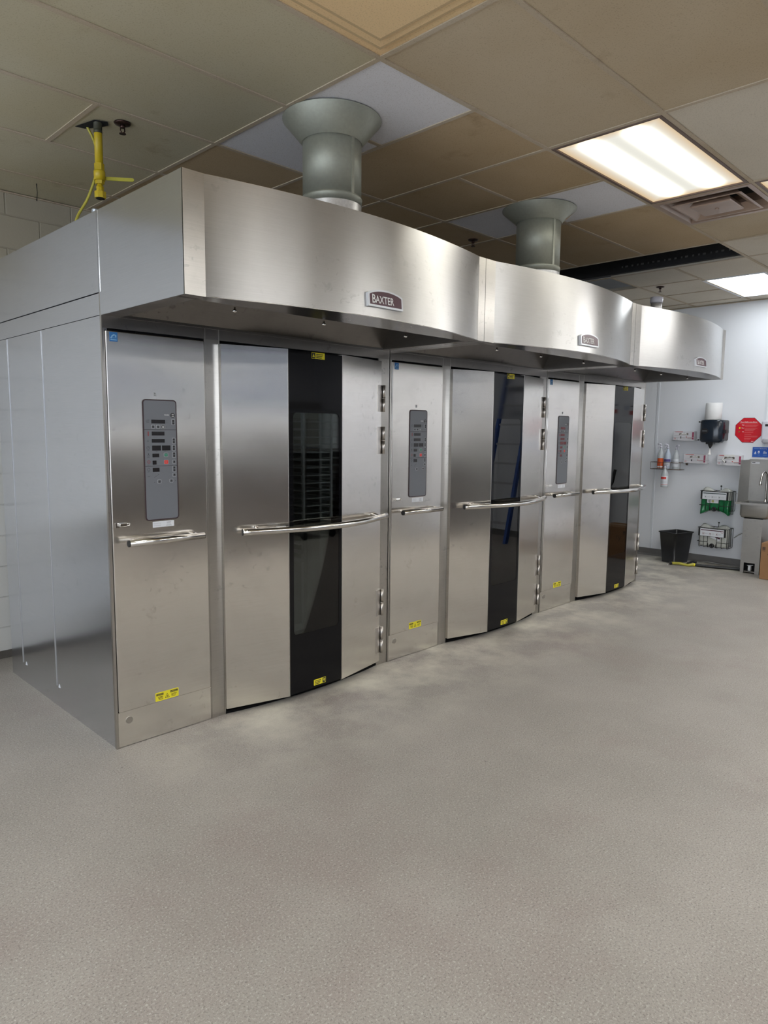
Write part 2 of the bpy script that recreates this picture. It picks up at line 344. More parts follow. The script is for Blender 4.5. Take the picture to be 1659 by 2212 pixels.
def lathe(bm, c, prof, n=32, mi=0, smooth=True, axis=(0,0,1), cap=True):
    ax = Vector(axis).normalized(); ref = Vector((1,0,0)) if abs(ax.x) < .9 else Vector((0,1,0))
    a = ax.cross(ref).normalized(); b = ax.cross(a); c = Vector(c); rings = []
    for r, h in prof: rings.append([bm.verts.new(c+ax*h+(a*math.cos(2*PI*k/n)+b*math.sin(2*PI*k/n))*max(r, 1e-4)) for k in range(n)])
    for A, B in zip(rings, rings[1:]):
        for k in range(n):
            f = bm.faces.new((A[k], A[(k+1) % n], B[(k+1) % n], B[k])); f.smooth = smooth; f.material_index = mi
    if cap:
        f = bm.faces.new(rings[0][::-1]); f.material_index = mi; f = bm.faces.new(rings[-1]); f.material_index = mi
def strip(bm, P, Q, mi=0, smooth=True):        # sheet between two polylines
    a = [bm.verts.new(p) for p in P]; b = [bm.verts.new(p) for p in Q]
    for i in range(len(P)-1):
        f = bm.faces.new((a[i], a[i+1], b[i+1], b[i])); f.smooth = smooth; f.material_index = mi
_fc = {}
def text(bm, s, fr, x, y, size, mi=0, d=.0006, sx=1., align='LEFT', ext=.0004, bold=0.):
    key = (s, align, bold)
    if key not in _fc:
        cu = bpy.data.curves.new('t', 'FONT'); cu.body = s; cu.size = 1; cu.align_x = align; cu.align_y = 'BOTTOM_BASELINE'; cu.resolution_u = 2; cu.offset = bold
        o = bpy.data.objects.new('t', cu); C.objects.link(o); dg = bpy.context.evaluated_depsgraph_get()
        me = bpy.data.meshes.new_from_object(o.evaluated_get(dg)); _fc[key] = ([v.co.copy() for v in me.vertices], [tuple(p.vertices) for p in me.polygons])
        bpy.data.objects.remove(o); bpy.data.curves.remove(cu); bpy.data.meshes.remove(me)
    vs, ps = _fc[key]
    nv = [bm.verts.new(fr.p(x+v.x*size*sx, y+v.y*size, d)) for v in vs]
    for p in ps:
        try: f = bm.faces.new([nv[i] for i in p]); f.material_index = mi
        except ValueError: pass
def obj(name, bm, mats, parent=None, base=None, fix=True):
    if not isinstance(mats, (list, tuple)): mats = [mats]
    off = Vector((0,0,0))
    q = parent
    while q is not None: off += q.location; q = q.parent
    if parent is None:
        if base is None:
            xs = [v.co for v in bm.verts]; lo = Vector([min(v[i] for v in xs) for i in range(3)]); hi = Vector([max(v[i] for v in xs) for i in range(3)])
            base = ((lo.x+hi.x)/2, (lo.y+hi.y)/2, lo.z)
        off = Vector(base)
    if fix: bmesh.ops.recalc_face_normals(bm, faces=bm.faces[:])
    for v in bm.verts: v.co -= off
    uvl = bm.loops.layers.uv.new('UVMap')
    bm.normal_update()
    for f in bm.faces:
        n = f.normal
        for l in f.loops:
            p = l.vert.co
            if abs(n.z) > .9: l[uvl].uv = (p.x, p.y)
            elif abs(n.y) >= abs(n.x)*.7: l[uvl].uv = (p.x, p.z)
            else: l[uvl].uv = (p.y, p.z)
    me = bpy.data.meshes.new(name); bm.to_mesh(me); bm.free()
    for m in mats: me.materials.append(m)
    o = bpy.data.objects.new(name, me); C.objects.link(o)
    if parent is None: o.location = off
    else: o.parent = parent
    return o
def thing(name, label, cat, loc, group=None):
    o = bpy.data.objects.new(name, None); C.objects.link(o); o.location = loc; o['label'] = label; o['category'] = cat; o.empty_display_size = .1
    if group: o['group'] = group
    return o
def tag(o, label, cat, group=None):
    o['label'] = label; o['category'] = cat
    if group: o['group'] = group
    return o
def struct(name, bm, m, **k):
    o = obj(name, bm, m, base=(0,0,0), **k); o['kind'] = 'structure'; return o
def children(o): return [c for c in bpy.data.objects if c.parent == o]
def copy_tree(o, parent=None):
    c = o.copy(); C.objects.link(c); c.parent = parent
    for ch in children(o): copy_tree(ch, c)
    return c

# ================================================================== setting
b = BM(); box(b, XL, XR, YF, YB, -.05, 0); struct('floor', b, FLOOR)
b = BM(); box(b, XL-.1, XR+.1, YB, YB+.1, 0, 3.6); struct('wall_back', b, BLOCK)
b = BM(); box(b, XR, XR+.1, YF, YB, 0, 3.6); struct('wall_right', b, WALL)
b = BM(); fl_w = Fr((XL,0,0),(0,1,0),(0,0,1)); ringrect(b, fl_w, (YF,0,YB,3.6), (YF+.5,.75,YB-.35,2.80), -.1, 0)  # opening added to let bluish light onto the ceiling
for y in (-5.0,-3.3,-1.6,.0): box(b, XL-.08, XL-.02, y-.04, y+.04, .75, 2.80)
struct('wall_left', b, WALL)
b = BM(); fl_w = Fr((0,YF,0),(1,0,0),(0,0,1)); ringrect(b, fl_w, (XL,0,XR,3.6), (XL+.3,1.75,5.0,2.75), 0, .1)  # opening added for a bright reflection in the oven fronts
for x in (-3.2,-1.2,.9,3.0): box(b, x-.04, x+.04, YF-.08, YF-.02, 1.75, 2.75)
struct('wall_front', b, WALL)
def pane_mat():
    m = bpy.data.materials.new('tinted_pane'); m.use_nodes = True; t = m.node_tree
    for n in list(t.nodes): t.nodes.remove(n)
    o = t.nodes.new('ShaderNodeOutputMaterial'); tr = t.nodes.new('ShaderNodeBsdfTransparent'); tr.inputs['Color'].default_value = (.22,.235,.26,1); t.links.new(tr.outputs[0], o.inputs[0]); return m
b = BM(); box(b, XL+.3, 5.0, YF-.06, YF-.05, 1.75, 2.75); struct('added_window_1', b, pane_mat())  # unseen window, added so the door steel mirrors a bright band
b = BM()
for y in (.575, 1.79, -.637, -1.88, -3.1): box(b, XR-.006, XR, y-.012, y+.012, .09, CEIL-.02); 
struct('trim_1', b, TRIMW)
b = BM(); prism(b, Fr((0,0,0),(-1,0,0),(0,0,1)), [(-XR,0),(-XR+.035,0),(-XR+.012,.02),(-XR+.006,.085),(-XR,.085)], YF, YB)
for f in b.faces: f.smooth = False
o = struct('baseboard_right', b, COVE)
b = BM(); box(b, XL, XR, YB-.01, YB, 0, .05); struct('baseboard_back', b, simple('dirty_base', (.10,.09,.08), .7, noise=.3))

# ---- ceiling of lay-in tiles: grid lines as measured
GX0, GP, GY0, GQ = .10, .6155, -1.02, .605
def gx(i): return GX0+GP*i
def gy(j): return GY0+GQ*j
skip = set()                                  # cells not filled with tile (lights, diffusers, openings)
LIGHTS = [(3, 5, -1, 'old'), (5, 7, -2, 'old')]
for a, c, j, k in LIGHTS:
    for i in range(a, c): skip.add((i, j))
for i in (5,): skip.add((i, -1))              # air diffuser
cells = {}
bt = BM(); TM = [T_TAN, T_WARM, T_OLIVE, T_GREY, T_WHITE, T_ORANGE]
hole_cells = [(7, j) for j in range(0, 5)] + [(8, j) for j in range(2, 5)]
WHITE = [(1,0),(1,1),(4,0),(4,1),(5,-99)]
iL, iR = int((XL-GX0)/GP)-1, int((XR-GX0)/GP)+1
jL, jR = int((YF-GY0)/GQ)-1, int((YB-GY0)/GQ)+1
def tcol(i, j):
    if (i, j) in WHITE: return 4
    if i <= 0 and j == -1 or (i <= 0 and j == -2): return 5 if i in (0,-1) else 2
    if i < 1: return 2
    if i <= 2 and j <= -1: return 0
    if i >= 7 or j <= -2 and i >= 3: return 3
    if j >= 0 and i < 7: return 1
    return 0
OUT_L = [(a, a+2, j) for a in (-8,-4,0,4,8) for j in (-5,-8)] + [(-4,-2,-1),(-8,-6,1),(8,10,-5),(8,10,-3)]  # unseen troffers added as the main fill light
OUT_L = list(dict.fromkeys(OUT_L))
OUT_L = [l for l in OUT_L if gx(l[1]) < XR and not (l[0] in (0,) and l[2] == -5)] + [(1,3,-6)]
for a, c, j in OUT_L:
    for i in range(a, c): skip.add((i, j))
L3 = (5.72, 6.84, -.955, -.395)
def overlap(x0,x1,y0,y1,r): return x0 < r[1]-.02 and x1 > r[0]+.02 and y0 < r[3]-.02 and y1 > r[2]+.02
for i in range(iL, iR+1):
    for j in range(jL, jR+1):
        x0, x1, y0, y1 = max(gx(i), XL), min(gx(i+1), XR), max(gy(j), YF), min(gy(j+1), YB)
        if x1-x0 < .01 or y1-y0 < .01 or (i, j) in skip or (i, j) in hole_cells: continue
        if j in (0,) and i in (9, 10):
            # around the far cool lamp, which sits slightly off the others
            continue
        box(bt, x0, x1, y0, y1, CEIL+.004, CEIL+.03, tcol(i, j))
# fill around the far lamp
for r in ((gx(9), L3[0], gy(0), gy(1)), (L3[1], gx(11), gy(0), gy(1)), (L3[0], L3[1], gy(0), L3[2]), (L3[0], L3[1], L3[3], gy(1))):
    if r[1]-r[0] > .002 and r[3]-r[2] > .002: box(bt, r[0], r[1], r[2], r[3], CEIL+.004, CEIL+.03, 3)
struct('ceiling', bt, TM)
# slab above the openings, so that they are dark
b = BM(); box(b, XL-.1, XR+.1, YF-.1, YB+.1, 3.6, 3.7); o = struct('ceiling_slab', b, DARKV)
# grid bars, leaving out those hidden by 2x4 tiles
b = BM(); g = .0115
nobar_x = set(); nobar_y = set()              # y-direction bar at gx(i) between rows j / x-direction bar at gy(j) between cols i
for i in range(iL, iR+2):
    for j in range(jL, jR+1):
        x = gx(i)
        if not XL < x < XR: continue
        full = (i % 2 == 1) or (j >= 0 and 1 <= i <= 4) or (i == 0 and j == 2) or i >= 7 and j >= -1
        if i == 4 and j < 0: full = False
        if i == 6 and j == -1: full = True
        if i == 6 and j == 0: full = False
        if any(a < i < c and j == jj for a, c, jj in OUT_L) or any(a < i < c and j == jj for a, c, jj, k in LIGHTS): full = False
        if i == 10 and j == 0 or (i == 9 and j == 0) : full = False
        if i == 8 and j in (0, 1) : full = False if False else True
        if full:
            y0, y1 = max(gy(j), YF), min(gy(j+1), YB)
            if y1 > y0: box(b, x-g, x+g, y0, y1, CEIL-.001, CEIL+.0035)
for j in range(jL, jR+2):
    y = gy(j)
    if not YF < y < YB: continue
    for i in range(iL, iR+1):
        if j in (1,) and i in (2,): continue
        if i == 7 and j >= 1 or i == 8 and j > 2: continue
        x0, x1 = max(gx(i), XL), min(gx(i+1), XR)
        if x1 > x0: box(b, x0, x1, y-g, y+g, CEIL-.0016, CEIL+.0030)
struct('trim_2', b, T_GRID)
# wall angle
b = BM(); box(b, XL, XR, YB-.02, YB, CEIL-.006, CEIL); box(b, XR-.02, XR, YF, YB, CEIL-.006, CEIL); struct('trim_3', b, T_GRID)

# ---- stepped orange tile relief (pressed panel seen at the top of the picture)
b = BM(); fr = Fr((0,0,CEIL+.003), (1,0,0), (0,-1,0))      # n points down
x1 = gx(1); 
for k, (m_, d) in enumerate(((.05,.006), (.10,.012))):
    prism(b, fr, rect(gx(-1)+m_, -gy(0)+m_, x1-m_, -gy(-2)-m_), 0, d)
for m_, d in ((.05,.0062),(.10,.0122)): ringrect(b, fr, (gx(-1)+m_, -gy(0)+m_, x1-m_, -gy(-2)-m_), (gx(-1)+m_+.012, -gy(0)+m_+.012, x1-m_-.012, -gy(-2)-m_-.012), 0, d, 1)
o = obj('ceiling_panel', b, [T_ORANGE, tile_mat('stained_edge', (.42,.31,.18), (.45,.33,.19), (.3,.2,.1), .5)]); tag(o, 'orange-stained stepped ceiling panel left of the corner of the white tile, at the top edge', 'ceiling panel')

# ---- beam and pipe in the opening
b = BM(); tube(b, [(3.9, .62, 3.22), (6.2, .62-.25, 3.22)], .03, 8)
o = obj('conduit', b, BEAM); tag(o, 'dark conduit running inside the open ceiling gap', 'conduit')
b = BM(); box(b, 4.98, 5.06, -1.0, 1.7, 3.0, 3.14); box(b, 4.96, 5.1, -1.0, 1.7, 3.14, 3.16)
for k in range(22): box(b, 4.976, 4.981, -1.0+k*.05, -.982+k*.05+.008*math.sin(k*2.3), 3.045, 3.060, 1)
o = obj('roof_joist', b, [BEAM, simple('joist_plate', (.2,.2,.2), .4, .6)]); tag(o, 'black slotted steel joist inside the long opening in the ceiling', 'joist')

def troffer(x0, x1, y0, y1, mat, label, group):
    t = thing('ceiling_light', label, 'ceiling light', ((x0+x1)/2, (y0+y1)/2, CEIL), group)
    bb = BM(); f = .018; fr = Fr((0,0,CEIL), (1,0,0), (0,-1,0))
    ringrect(bb, fr, (x0,-y1,x1,-y0), (x0+f,-y1+f,x1-f,-y0-f), -.03, .004); obj('frame', bb, FRAMEB if mat is LENS_OLD else TRIMW, t)
    bb = BM(); prism(bb, fr, rect(x0+f,-y1+f,x1-f,-y0-f), -.008, -.004); obj('diffuser', bb, mat, t)
labs = ['lit yellowed ceiling light with dark brown frame beside the brown air diffuser', 'lit ceiling light cut off by the right edge of the picture']
for (a, c, j, k), l in zip(LIGHTS, labs): troffer(gx(a)+.012, gx(c)-.012, gy(j)+.012, gy(j+1)-.012, LENS_OLD, l, 'recessed ceiling lights')
troffer(*L3, LENS_NEW, 'cool white ceiling light close to the far wall above the sink', 'recessed ceiling lights')
for a, c, j in OUT_L: troffer(gx(a)+.012, gx(c)-.012, gy(j)+.012, gy(j+1)-.012, LENS_OUT, 'added unseen ceiling light behind the viewer, filling the room with light', 'added ceiling lights behind the viewer')

# ---- air diffuser (cell 5,-1)
x0, x1, y0, y1 = gx(5)+.012, gx(6)-.012, gy(-1)+.012, gy(0)-.012; cx, cy = (x0+x1)/2, (y0+y1)/2
t = thing('air_diffuser', 'square brown stepped air diffuser in the ceiling beside the lit yellowed light', 'air vent', (cx, cy, CEIL))
def sq(h, z): return [(cx-h, cy-h, z), (cx+h, cy-h, z), (cx+h, cy+h, z), (cx-h, cy+h, z), (cx-h, cy-h, z)]
def pyr(bb, seq):
    for (h0, z0), (h1, z1) in zip(seq, seq[1:]): strip(bb, sq(h0, z0), sq(h1, z1), smooth=False)
H = (x1-x0)/2
b = BM(); pyr(b, [(H, CEIL), (H, CEIL-.006), (H-.03, CEIL-.006), (H-.045, CEIL+.02), (H-.075, CEIL+.05), (H-.085, CEIL+.10)]); obj('frame', b, DIFFM, t, fix=False)
b = BM(); pyr(b, [(.14, CEIL+.05), (.205, CEIL-.005), (.215, CEIL-.010), (.20, CEIL-.012), (.135, CEIL+.03)]); obj('cone', b, DIFFM, t, fix=False)
b = BM(); pyr(b, [(.105, CEIL+.02), (.125, CEIL-.012), (.12, CEIL-.018), (.0001, CEIL-.018)]); lathe(b, (cx, cy, CEIL-.024), [(.012,0),(.012,.006)], 12); obj('centre_plate', b, DIFFM, t, fix=False)
b = BM(); box(b, x0, x1, y0, y1, CEIL+.105, CEIL+.12); obj('duct_opening', b, DARKV, t)

# ================================================================== ovens
F0 = Fr((0,0,0), (1,0,0), (0,0,1))            # oven front plane, n = -Y
ZT, ZH, ZD, ZK = 2.457, 2.013, 1.957, .178
D = 1.467; XP, XO, XE = .509, .602, 1.742
DB = [(.588,-.032), (.940,-.122), (1.322,-.120), (1.722,-.036)]   # bowed door footprint
def facet(k): 
    p, q = DB[k], DB[k+1]; return Fr((p[0],p[1],0), (q[0]-p[0], q[1]-p[1], 0), (0,0,1)), math.hypot(q[0]-p[0], q[1]-p[1])
def warning(bm, fr, cx, cz, wd, ht, style=0):   # 0 base yellow, 1 ink
    prism(bm, fr, rrect(cx-wd/2, cz-ht/2, cx+wd/2, cz+ht/2, .003, 2), 0, .0006, 0)
    def bar(x0, z0, x1, z1, m=1): prism(bm, fr, rect(cx+x0, cz+z0, cx+x1, cz+z1), .0006, .0009, m)
    h = ht
    if style == 0:
        bar(-wd*.46, h*.12, -wd*.16, h*.36); bar(wd*.14, h*.14, wd*.46, h*.38)
        text(bm, 'CAUTION', fr, cx-wd*.43, cz+h*.15, h*.24, 0, .0012, .62); text(bm, 'ATTENTION', fr, cx+wd*.16, cz+h*.17, h*.22, 0, .0012, .58)
        for k in range(3):
            bar(-wd*(.40-.02*k), -h*(.02+.14*k)-h*.05, -wd*.18, -h*(.02+.14*k)+h*.01); bar(wd*.18, -h*(.02+.13*k)-h*.04, wd*(.42-.03*k), -h*(.02+.13*k)+h*.01)
        T = [(cx-.10*wd, cz-.34*h), (cx+.10*wd, cz-.34*h), (cx, cz+.20*h)]; prism(bm, fr, T, .0006, .0009, 1)
        T = [(cx-.07*wd, cz-.28*h), (cx+.07*wd, cz-.28*h), (cx, cz+.10*h)]; prism(bm, fr, T, .0009, .0012, 0)
        T = [(cx-.02*wd, cz-.24*h), (cx+.012*wd, cz-.24*h), (cx+.02*wd, cz-.02*h), (cx-.008*wd, cz-.08*h)]; prism(bm, fr, T, .0012, .0014, 1)
    else:
        s = 1 if style == 1 else -1; q = -1 if style == 1 else 1
        prism(bm, fr, rect(cx+q*wd*.5*.96 if q < 0 else cx+wd*.22, cz-h*.42, cx-wd*.22 if q < 0 else cx+wd*.48, cz+h*.42), .0006, .0009, 1)
        c0 = cx+q*wd*.35
        prism(bm, fr, [(c0-.09*wd, cz-.25*h*s), (c0+.09*wd, cz-.25*h*s), (c0, cz+.28*h*s)][::s], .0009, .0012, 0)
        for k in range(3):
            a = -.15 if q < 0 else -.42
            bar(wd*a, h*(.22-.26*k)-h*.05, wd*(a+.52-.05*k), h*(.22-.26*k)+h*.07)

def make_oven():
    T = thing('rack_oven', 'x', 'oven', (0,0,0), 'row of three stainless rack ovens')
    # carcass
    b = BM(); box(b, .004,.03, .010,D, 0,ZH); sp = obj('side_panel', b, S_SIDE, T)
    b = BM()
    for yy in (.735, 1.262): box(b, .0005,.004, yy-.0025,yy+.0025, .115,ZH-.003)
    obj('seam', b, simple('seam_bright', (.55,.56,.58), .3, .8), sp)
    for yy, zz in ((.70,.118),(1.21,.118)):
        b = BM(); prism(b, Fr((.0035,0,0),(0,-1,0),(0,0,1)), [(-yy-.012,zz-.008),(-yy+.012,zz-.006),(-yy+.004,zz+.004),(-yy-.004,zz+.012)], 0, .0015); obj('torn_sticker', b, WHITEL, sp)
    b = BM(); box(b, .004,.03, .012,D, ZH+.003,2.109); obj('side_filler', b, S_SIDE, T)
    b = BM(); box(b, -.002,.03, .001,D, 2.112,ZT); obj('upper_side_panel', b, S_SIDE, T)
    b = BM(); box(b, .0005,.0055, -.003,.012, 0,ZT); box(b, .0,.012, -.004,-.0005, 0,ZD); obj('corner_trim', b, S_FRAME, T)
    b = BM(); box(b, W-.03,W-.004, .012,D, 0,ZT); obj('side_panel', b, S_SIDE, T)
    b = BM(); box(b, .03,W-.03, D-.03,D, 0,ZT); box(b, .03,W-.03, .0,D-.03, ZT-.03,ZT-.012); obj('back_panel', b, S_SIDE, T)
    # front frame
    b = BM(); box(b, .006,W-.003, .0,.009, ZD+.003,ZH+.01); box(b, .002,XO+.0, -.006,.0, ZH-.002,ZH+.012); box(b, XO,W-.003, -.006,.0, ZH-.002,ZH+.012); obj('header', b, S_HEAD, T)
    b = BM(); box(b, XP+.004,XO,-.0,.04, 0,ZD+.003); box(b, XP+.010,XP+.013,-.002,0, 0,ZH); box(b, XO-.006,XO-.002,-.003,0, 0,ZH); obj('front_post', b, S_FRAME, T)
    b = BM(); box(b, XE-.012,W-.003, 0,.009, 0,ZD+.003); box(b, W-.008,W-.005,-.002,0, 0,ZH); obj('front_post', b, S_FRAME, T)
    b = BM(); box(b, .012,XP+.004,.012,.03, ZK-.03,ZD+.003); obj('recess_back', b, GAP, T)
    b = BM(); box(b, .013,XP+.001,-.003,.02, .004,ZK-.005); box(b, .012,XP+.001,-.008,.0, ZK-.006,ZK-.001); k = obj('kick_panel', b, S_FRONT, T)
    b = BM(); prism(b, F0, circ(.066,.128,.017,24), .003, .006); obj('plug', b, S_FRAME, k)
    # control door with handle, latch, stickers
    b = BM(); bevbox(b, .014,XP-.004, -.014,.008, ZK+.001,ZD-.010, .003); cd = obj('control_door', b, S_FRONT, T)
    b = BM(); box(b, .16,XP-.004,-.006,.008, ZD-.008,ZD-.002, 0); box(b, XP-.055,XP-.046,-.010,-.0, ZD-.010,ZD-.002, 0); obj('top_slot', b, GAP, cd)
    y = -.075; z = .992
    b = BM(); tube(b, [(.062,y,z),(.447,y,z)], .0165, 20, caps=True)
    tube(b, [(.10,-.013,z+.004),(.115,-.04,z+.004),(.13,y,z)], .009, 10); tube(b, [(.43,-.013,z+.004),(.425,-.04,z+.004),(.42,y,z)], .009, 10)
    h = obj('handle', b, CHROME, cd)
    b = BM(); lathe(b, (.0615,y,z), [(.0160,0),(.0160,-.004),(.010,-.005)], 20, axis=(1,0,0)); obj('end_cap', b, BLACK, h); b = BM(); lathe(b, (.4475,y,z), [(.0155,0),(.0155,.002)], 20, axis=(1,0,0)); obj('end_cap', b, BLACK, h)
    b = BM(); bevbox(b, .040,.075, -.034,-.014, 1.067,1.081, .002); box(b, .026,.044,-.018,-.014, 1.062,1.084); tube(b, [(.075,-.028,1.070),(.088,-.030,1.070),(.088,-.030,1.080),(.075,-.028,1.080)], .0025, 6)
    obj('latch', b, CHROME, cd)
    f1 = Fr((0,-.0142,0),(1,0,0),(0,0,1))
    b = BM(); prism(b, f1, rect(.030,1.902,.067,1.943), 0, .0006, 0)
    pts = [(.033,1.915),(.040,1.928),(.050,1.934),(.062,1.930),(.0615,1.926),(.052,1.929),(.043,1.922),(.040,1.914)]; prism(b, f1, pts, .0006, .001, 1)
    prism(b, f1, rect(.034,1.917,.063,1.9185), .0006, .001, 1); prism(b, f1, rect(.034,1.907,.063,1.9115), .0006, .001, 1)
    for s_ in (-1, 1): prism(b, f1, [(.0585+.004*math.cos(a), 1.924+.004*s_*0+.004*math.sin(a)) for a in [i*PI*2/5+PI/2 for i in range(5)]], .0006, .0011, 1)
    obj('blue_sticker', b, [BLUEL, BLUEW], cd)
    b = BM(); warning(b, f1, .259, .205, .124, .044, 0); obj('warning_sticker', b, [YELL, INK], cd)
    b = BM(); prism(b, f1, rect(.209,1.046,.320,1.0745), 0, .0006, 0)
    text(b, 'GAS FACTORY', f1, .213, 1.062, .0075, 1, .001, .8); text(b, 'VALVE ANGLE', f1, .213, 1.052, .0075, 1, .001, .8)
    for k_, wd in enumerate((.024,.020,.022,.028)): prism(b, f1, rect(.292-wd/2,1.067-k_*.0055,.292+wd/2,1.0692-k_*.0055), .0006, .001, 1)
    obj('paper_label', b, [WHITEL, GPRINT], cd)
    b = BM(); prism(b, f1, rect(.230,1.668,.246,1.686), 0, .0006, 0)
    ringp = circ(.238,1.680,.0035,12); prism(b, f1, ringp, .0006, .001, 1); prism(b, f1, circ(.238,1.680,.0018,12), .001, .0013, 0)
    prism(b, f1, rect(.233,1.6725,.243,1.6735), .0006, .001, 1); prism(b, f1, rect(.234,1.670,.242,1.671), .0006, .001, 1); obj('small_label', b, [LGREY, INK], cd)
    # control panel
    PX0, PX1, PZ0, PZ1 = .1735, .3465, 1.0805, 1.653
    f2 = Fr((0,-.0142,0),(1,0,0),(0,0,1))
    b = BM(); prism(b, f2, rrect(PX0,PZ0,PX1,PZ1,.017,6), 0, .003); cp = obj('control_panel', b, RIM, T)
    e = .0055
    b = BM(); prism(b, f2, rrect(PX0+e,PZ0+e,PX1-e,PZ1-e,.012,6), .003, .0036); obj('overlay', b, PANEL, cp)
    def PX(x, y): return PX0 + (x-(160+(y-195)*.04))/(452.-(y-195)*.005)*(PX1-PX0)
    def PZ(y): return PZ1-(y-195)/1655.*(PZ1-PZ0)
    def P4(x0, y0, x1, y1): ym = (y0+y1)/2; return PX(x0,ym), PZ(y1), PX(x1,ym), PZ(y0)
    for yy in (603, 1100):
        b = BM(); prism(b, f2, rect(PX0+e,PZ(yy+3),PX1-e,PZ(yy-3)), .0036, .004); obj('divider_line', b, INK, cp)
    for q in ((280,468,463,520),(288,630,455,682),(290,730,460,780),(295,820,410,888),(425,820,538,888),(300,930,388,980),(303,1025,355,1080),(306,1125,396,1180)):
        b = BM(); prism(b, f2, rrect(*P4(*q), .0012, 2), .0036, .0042); obj('display', b, DISP, cp)
    def key(q, mats, inner=.0022, ico=None):
        x0, z0, x1, z1 = P4(*q); b = BM()
        prism(b, f2, rrect(x0,z0,x1,z1,.003,3), .0036, .0044, 0); prism(b, f2, rrect(x0+.0012,z0+.0012,x1-.0012,z1-.0012,.0025,3), .0044, .0047, 1)
        if ico: ico(b, x0, z0, x1, z1)
        return obj('key', b, mats, cp)
    def arrows(b, x0, z0, x1, z1):
        c = (x0+x1)/2; m = (z0+z1)/2; h = (x1-x0)*.26
        for zz, s in ((m+(z1-z0)*.22, 1), (m-(z1-z0)*.22, -1)):
            prism(b, f2, rect(c-h, zz-h, c+h, zz+h), .0047, .005, 2)
    def arrow1(b, x0, z0, x1, z1):
        c = (x0+x1)/2; m = (z0+z1)/2; h = (x1-x0)*.26; prism(b, f2, [(c-h,m-h),(c+h,m-h),(c+h*.8,m+h),(c-h*.8,m+h)], .0047, .005, 2)
    def icon(b, x0, z0, x1, z1):
        c = (x0+x1)/2; m = (z0+z1)/2; h = (x1-x0)*.25; prism(b, f2, rect(c-h, m-h, c+h, m+h), .0047, .005, 2); prism(b, f2, rect(c-h*.6, m-h*.1, c+h*.6, m+h*.1), .005, .0052, 1)
    for q in ((548,460,595,536),(558,716,605,795),(560,816,607,892),(565,910,611,990),(570,1105,617,1187)): key(q, [LGREY, PANEL, INK], ico=arrows)
    for q in ((568,1020,614,1075),(572,1203,620,1255)): key(q, [LGREY, PANEL, INK], ico=arrow1)
    for q in ((280,540,328,588),(345,540,393,588),(370,1290,422,1340),(532,1285,580,1335)): key(q, [LGREY, PANEL, INK], ico=icon)
    key((410,540,462,592), [LGREY, INK, LGREY], ico=icon)
    def word(s_):
        def f_(b, x0, z0, x1, z1):
            prism(b, f2, rrect(x0+.003,z0+.003,x1-.003,z1-.003,.0015,2), .0047, .005, 2); text(b, s_, f2, (x0+x1)/2, (z0+z1)/2-.0018, .005, 0, .0053, .8, 'CENTER')
        return f_
    key((450,922,507,978), [LGREY, PANEL, GREENK], ico=word('START')); key((453,1018,513,1078), [LGREY, REDK, REDK], ico=word('STOP'))
    b = BM(); cx_, cz_ = PX(562,405), PZ(405); prism(b, f2, circ(cx_, cz_, .0115, 24), .0036, .0044, 0)
    text(b, 'ON', f2, cx_, cz_+.0015, .007, 1, .0048, 1, 'CENTER', bold=.02); text(b, 'OFF', f2, cx_, cz_-.0075, .007, 1, .0048, 1, 'CENTER', bold=.02); obj('power_button', b, [INK, WINK], cp)
    b = BM(); text(b, 'POWER', f2, PX(450,402), PZ(410), .0075, 1, .004, .9, bold=.02)
    for s_, x_, y_, z_ in (('AUTO',218,480,.0055),('ON/OFF',205,496,.0055),('TIMER',214,512,.0055),('SET',232,755,.0055),('TEMP',224,772,.0055),('TIMER',228,888,.0050),('STEAM',230,985,.005),('VENT',235,1088,.005),('LIGHT',236,1182,.005),('LAMP',242,1245,.0055),('MIN',345,905,.0045),('SEC',460,905,.0045)):
        text(b, s_, f2, PX(x_,y_), PZ(y_), z_, 0, .004, .9)
    def ring(cx, cy, r, w_, m_):
        n = 20
        for k_ in range(n):
            a0, a1 = 2*PI*k_/n, 2*PI*(k_+1)/n
            prism(b, f2, [(cx+r*math.cos(a0),cy+r*math.sin(a0)),(cx+r*math.cos(a1),cy+r*math.sin(a1)),(cx+(r-w_)*math.cos(a1),cy+(r-w_)*math.sin(a1)),(cx+(r-w_)*math.cos(a0),cy+(r-w_)*math.sin(a0))][::-1], .0036, .004, m_)
    ring(PX(245,850), PZ(850), .008, .0012, 0); prism(b, f2, rect(PX(245,850)-.0005, PZ(850), PX(245,850)+.0005, PZ(850)+.005), .0036,.004,0); prism(b, f2, rect(PX(245,850), PZ(850)-.0005, PX(245,850)+.004, PZ(850)+.0005), .0036,.004,0)
    ring(PX(255,1145), PZ(1145), .007, .0011, 0); ring(PX(249,950), PZ(955), .0045, .001, 0); prism(b, f2, rect(PX(249,940)-.0012, PZ(950), PX(249,940)+.0012, PZ(925)), .0036,.004,0)
    ring(PX(255,1042), PZ(1042), .007, .002, 2); prism(b, f2, rrect(PX(238,660)-.001, PZ(690), PX(238,660)+.004, PZ(628), .0015,2), .0036,.004,2)
    for x_, y_ in ((334,1253),(350,1240),(366,1230),(384,1217),(334,1322),(612,1308),(486,566),(482,484),(482,510),(500,484),(500,510)): prism(b, f2, circ(PX(x_,y_), PZ(y_), .0015, 8), .0036,.004,0)
    obj('printing', b, [INK, WINK, REDI], cp)
    # door opening seals and cavity
    b = BM(); x0, x1 = XO, XE-.012
    box(b, x0,x0+.05,.006,.05,.03,ZD+.003); box(b, x1-.05,x1,.006,.05,.03,ZD+.003); box(b, x0,x1,.006,.05,ZD-.05,ZD+.003); box(b, x0,x1,.006,.05,.0,.04); obj('door_seal', b, GAP, T)
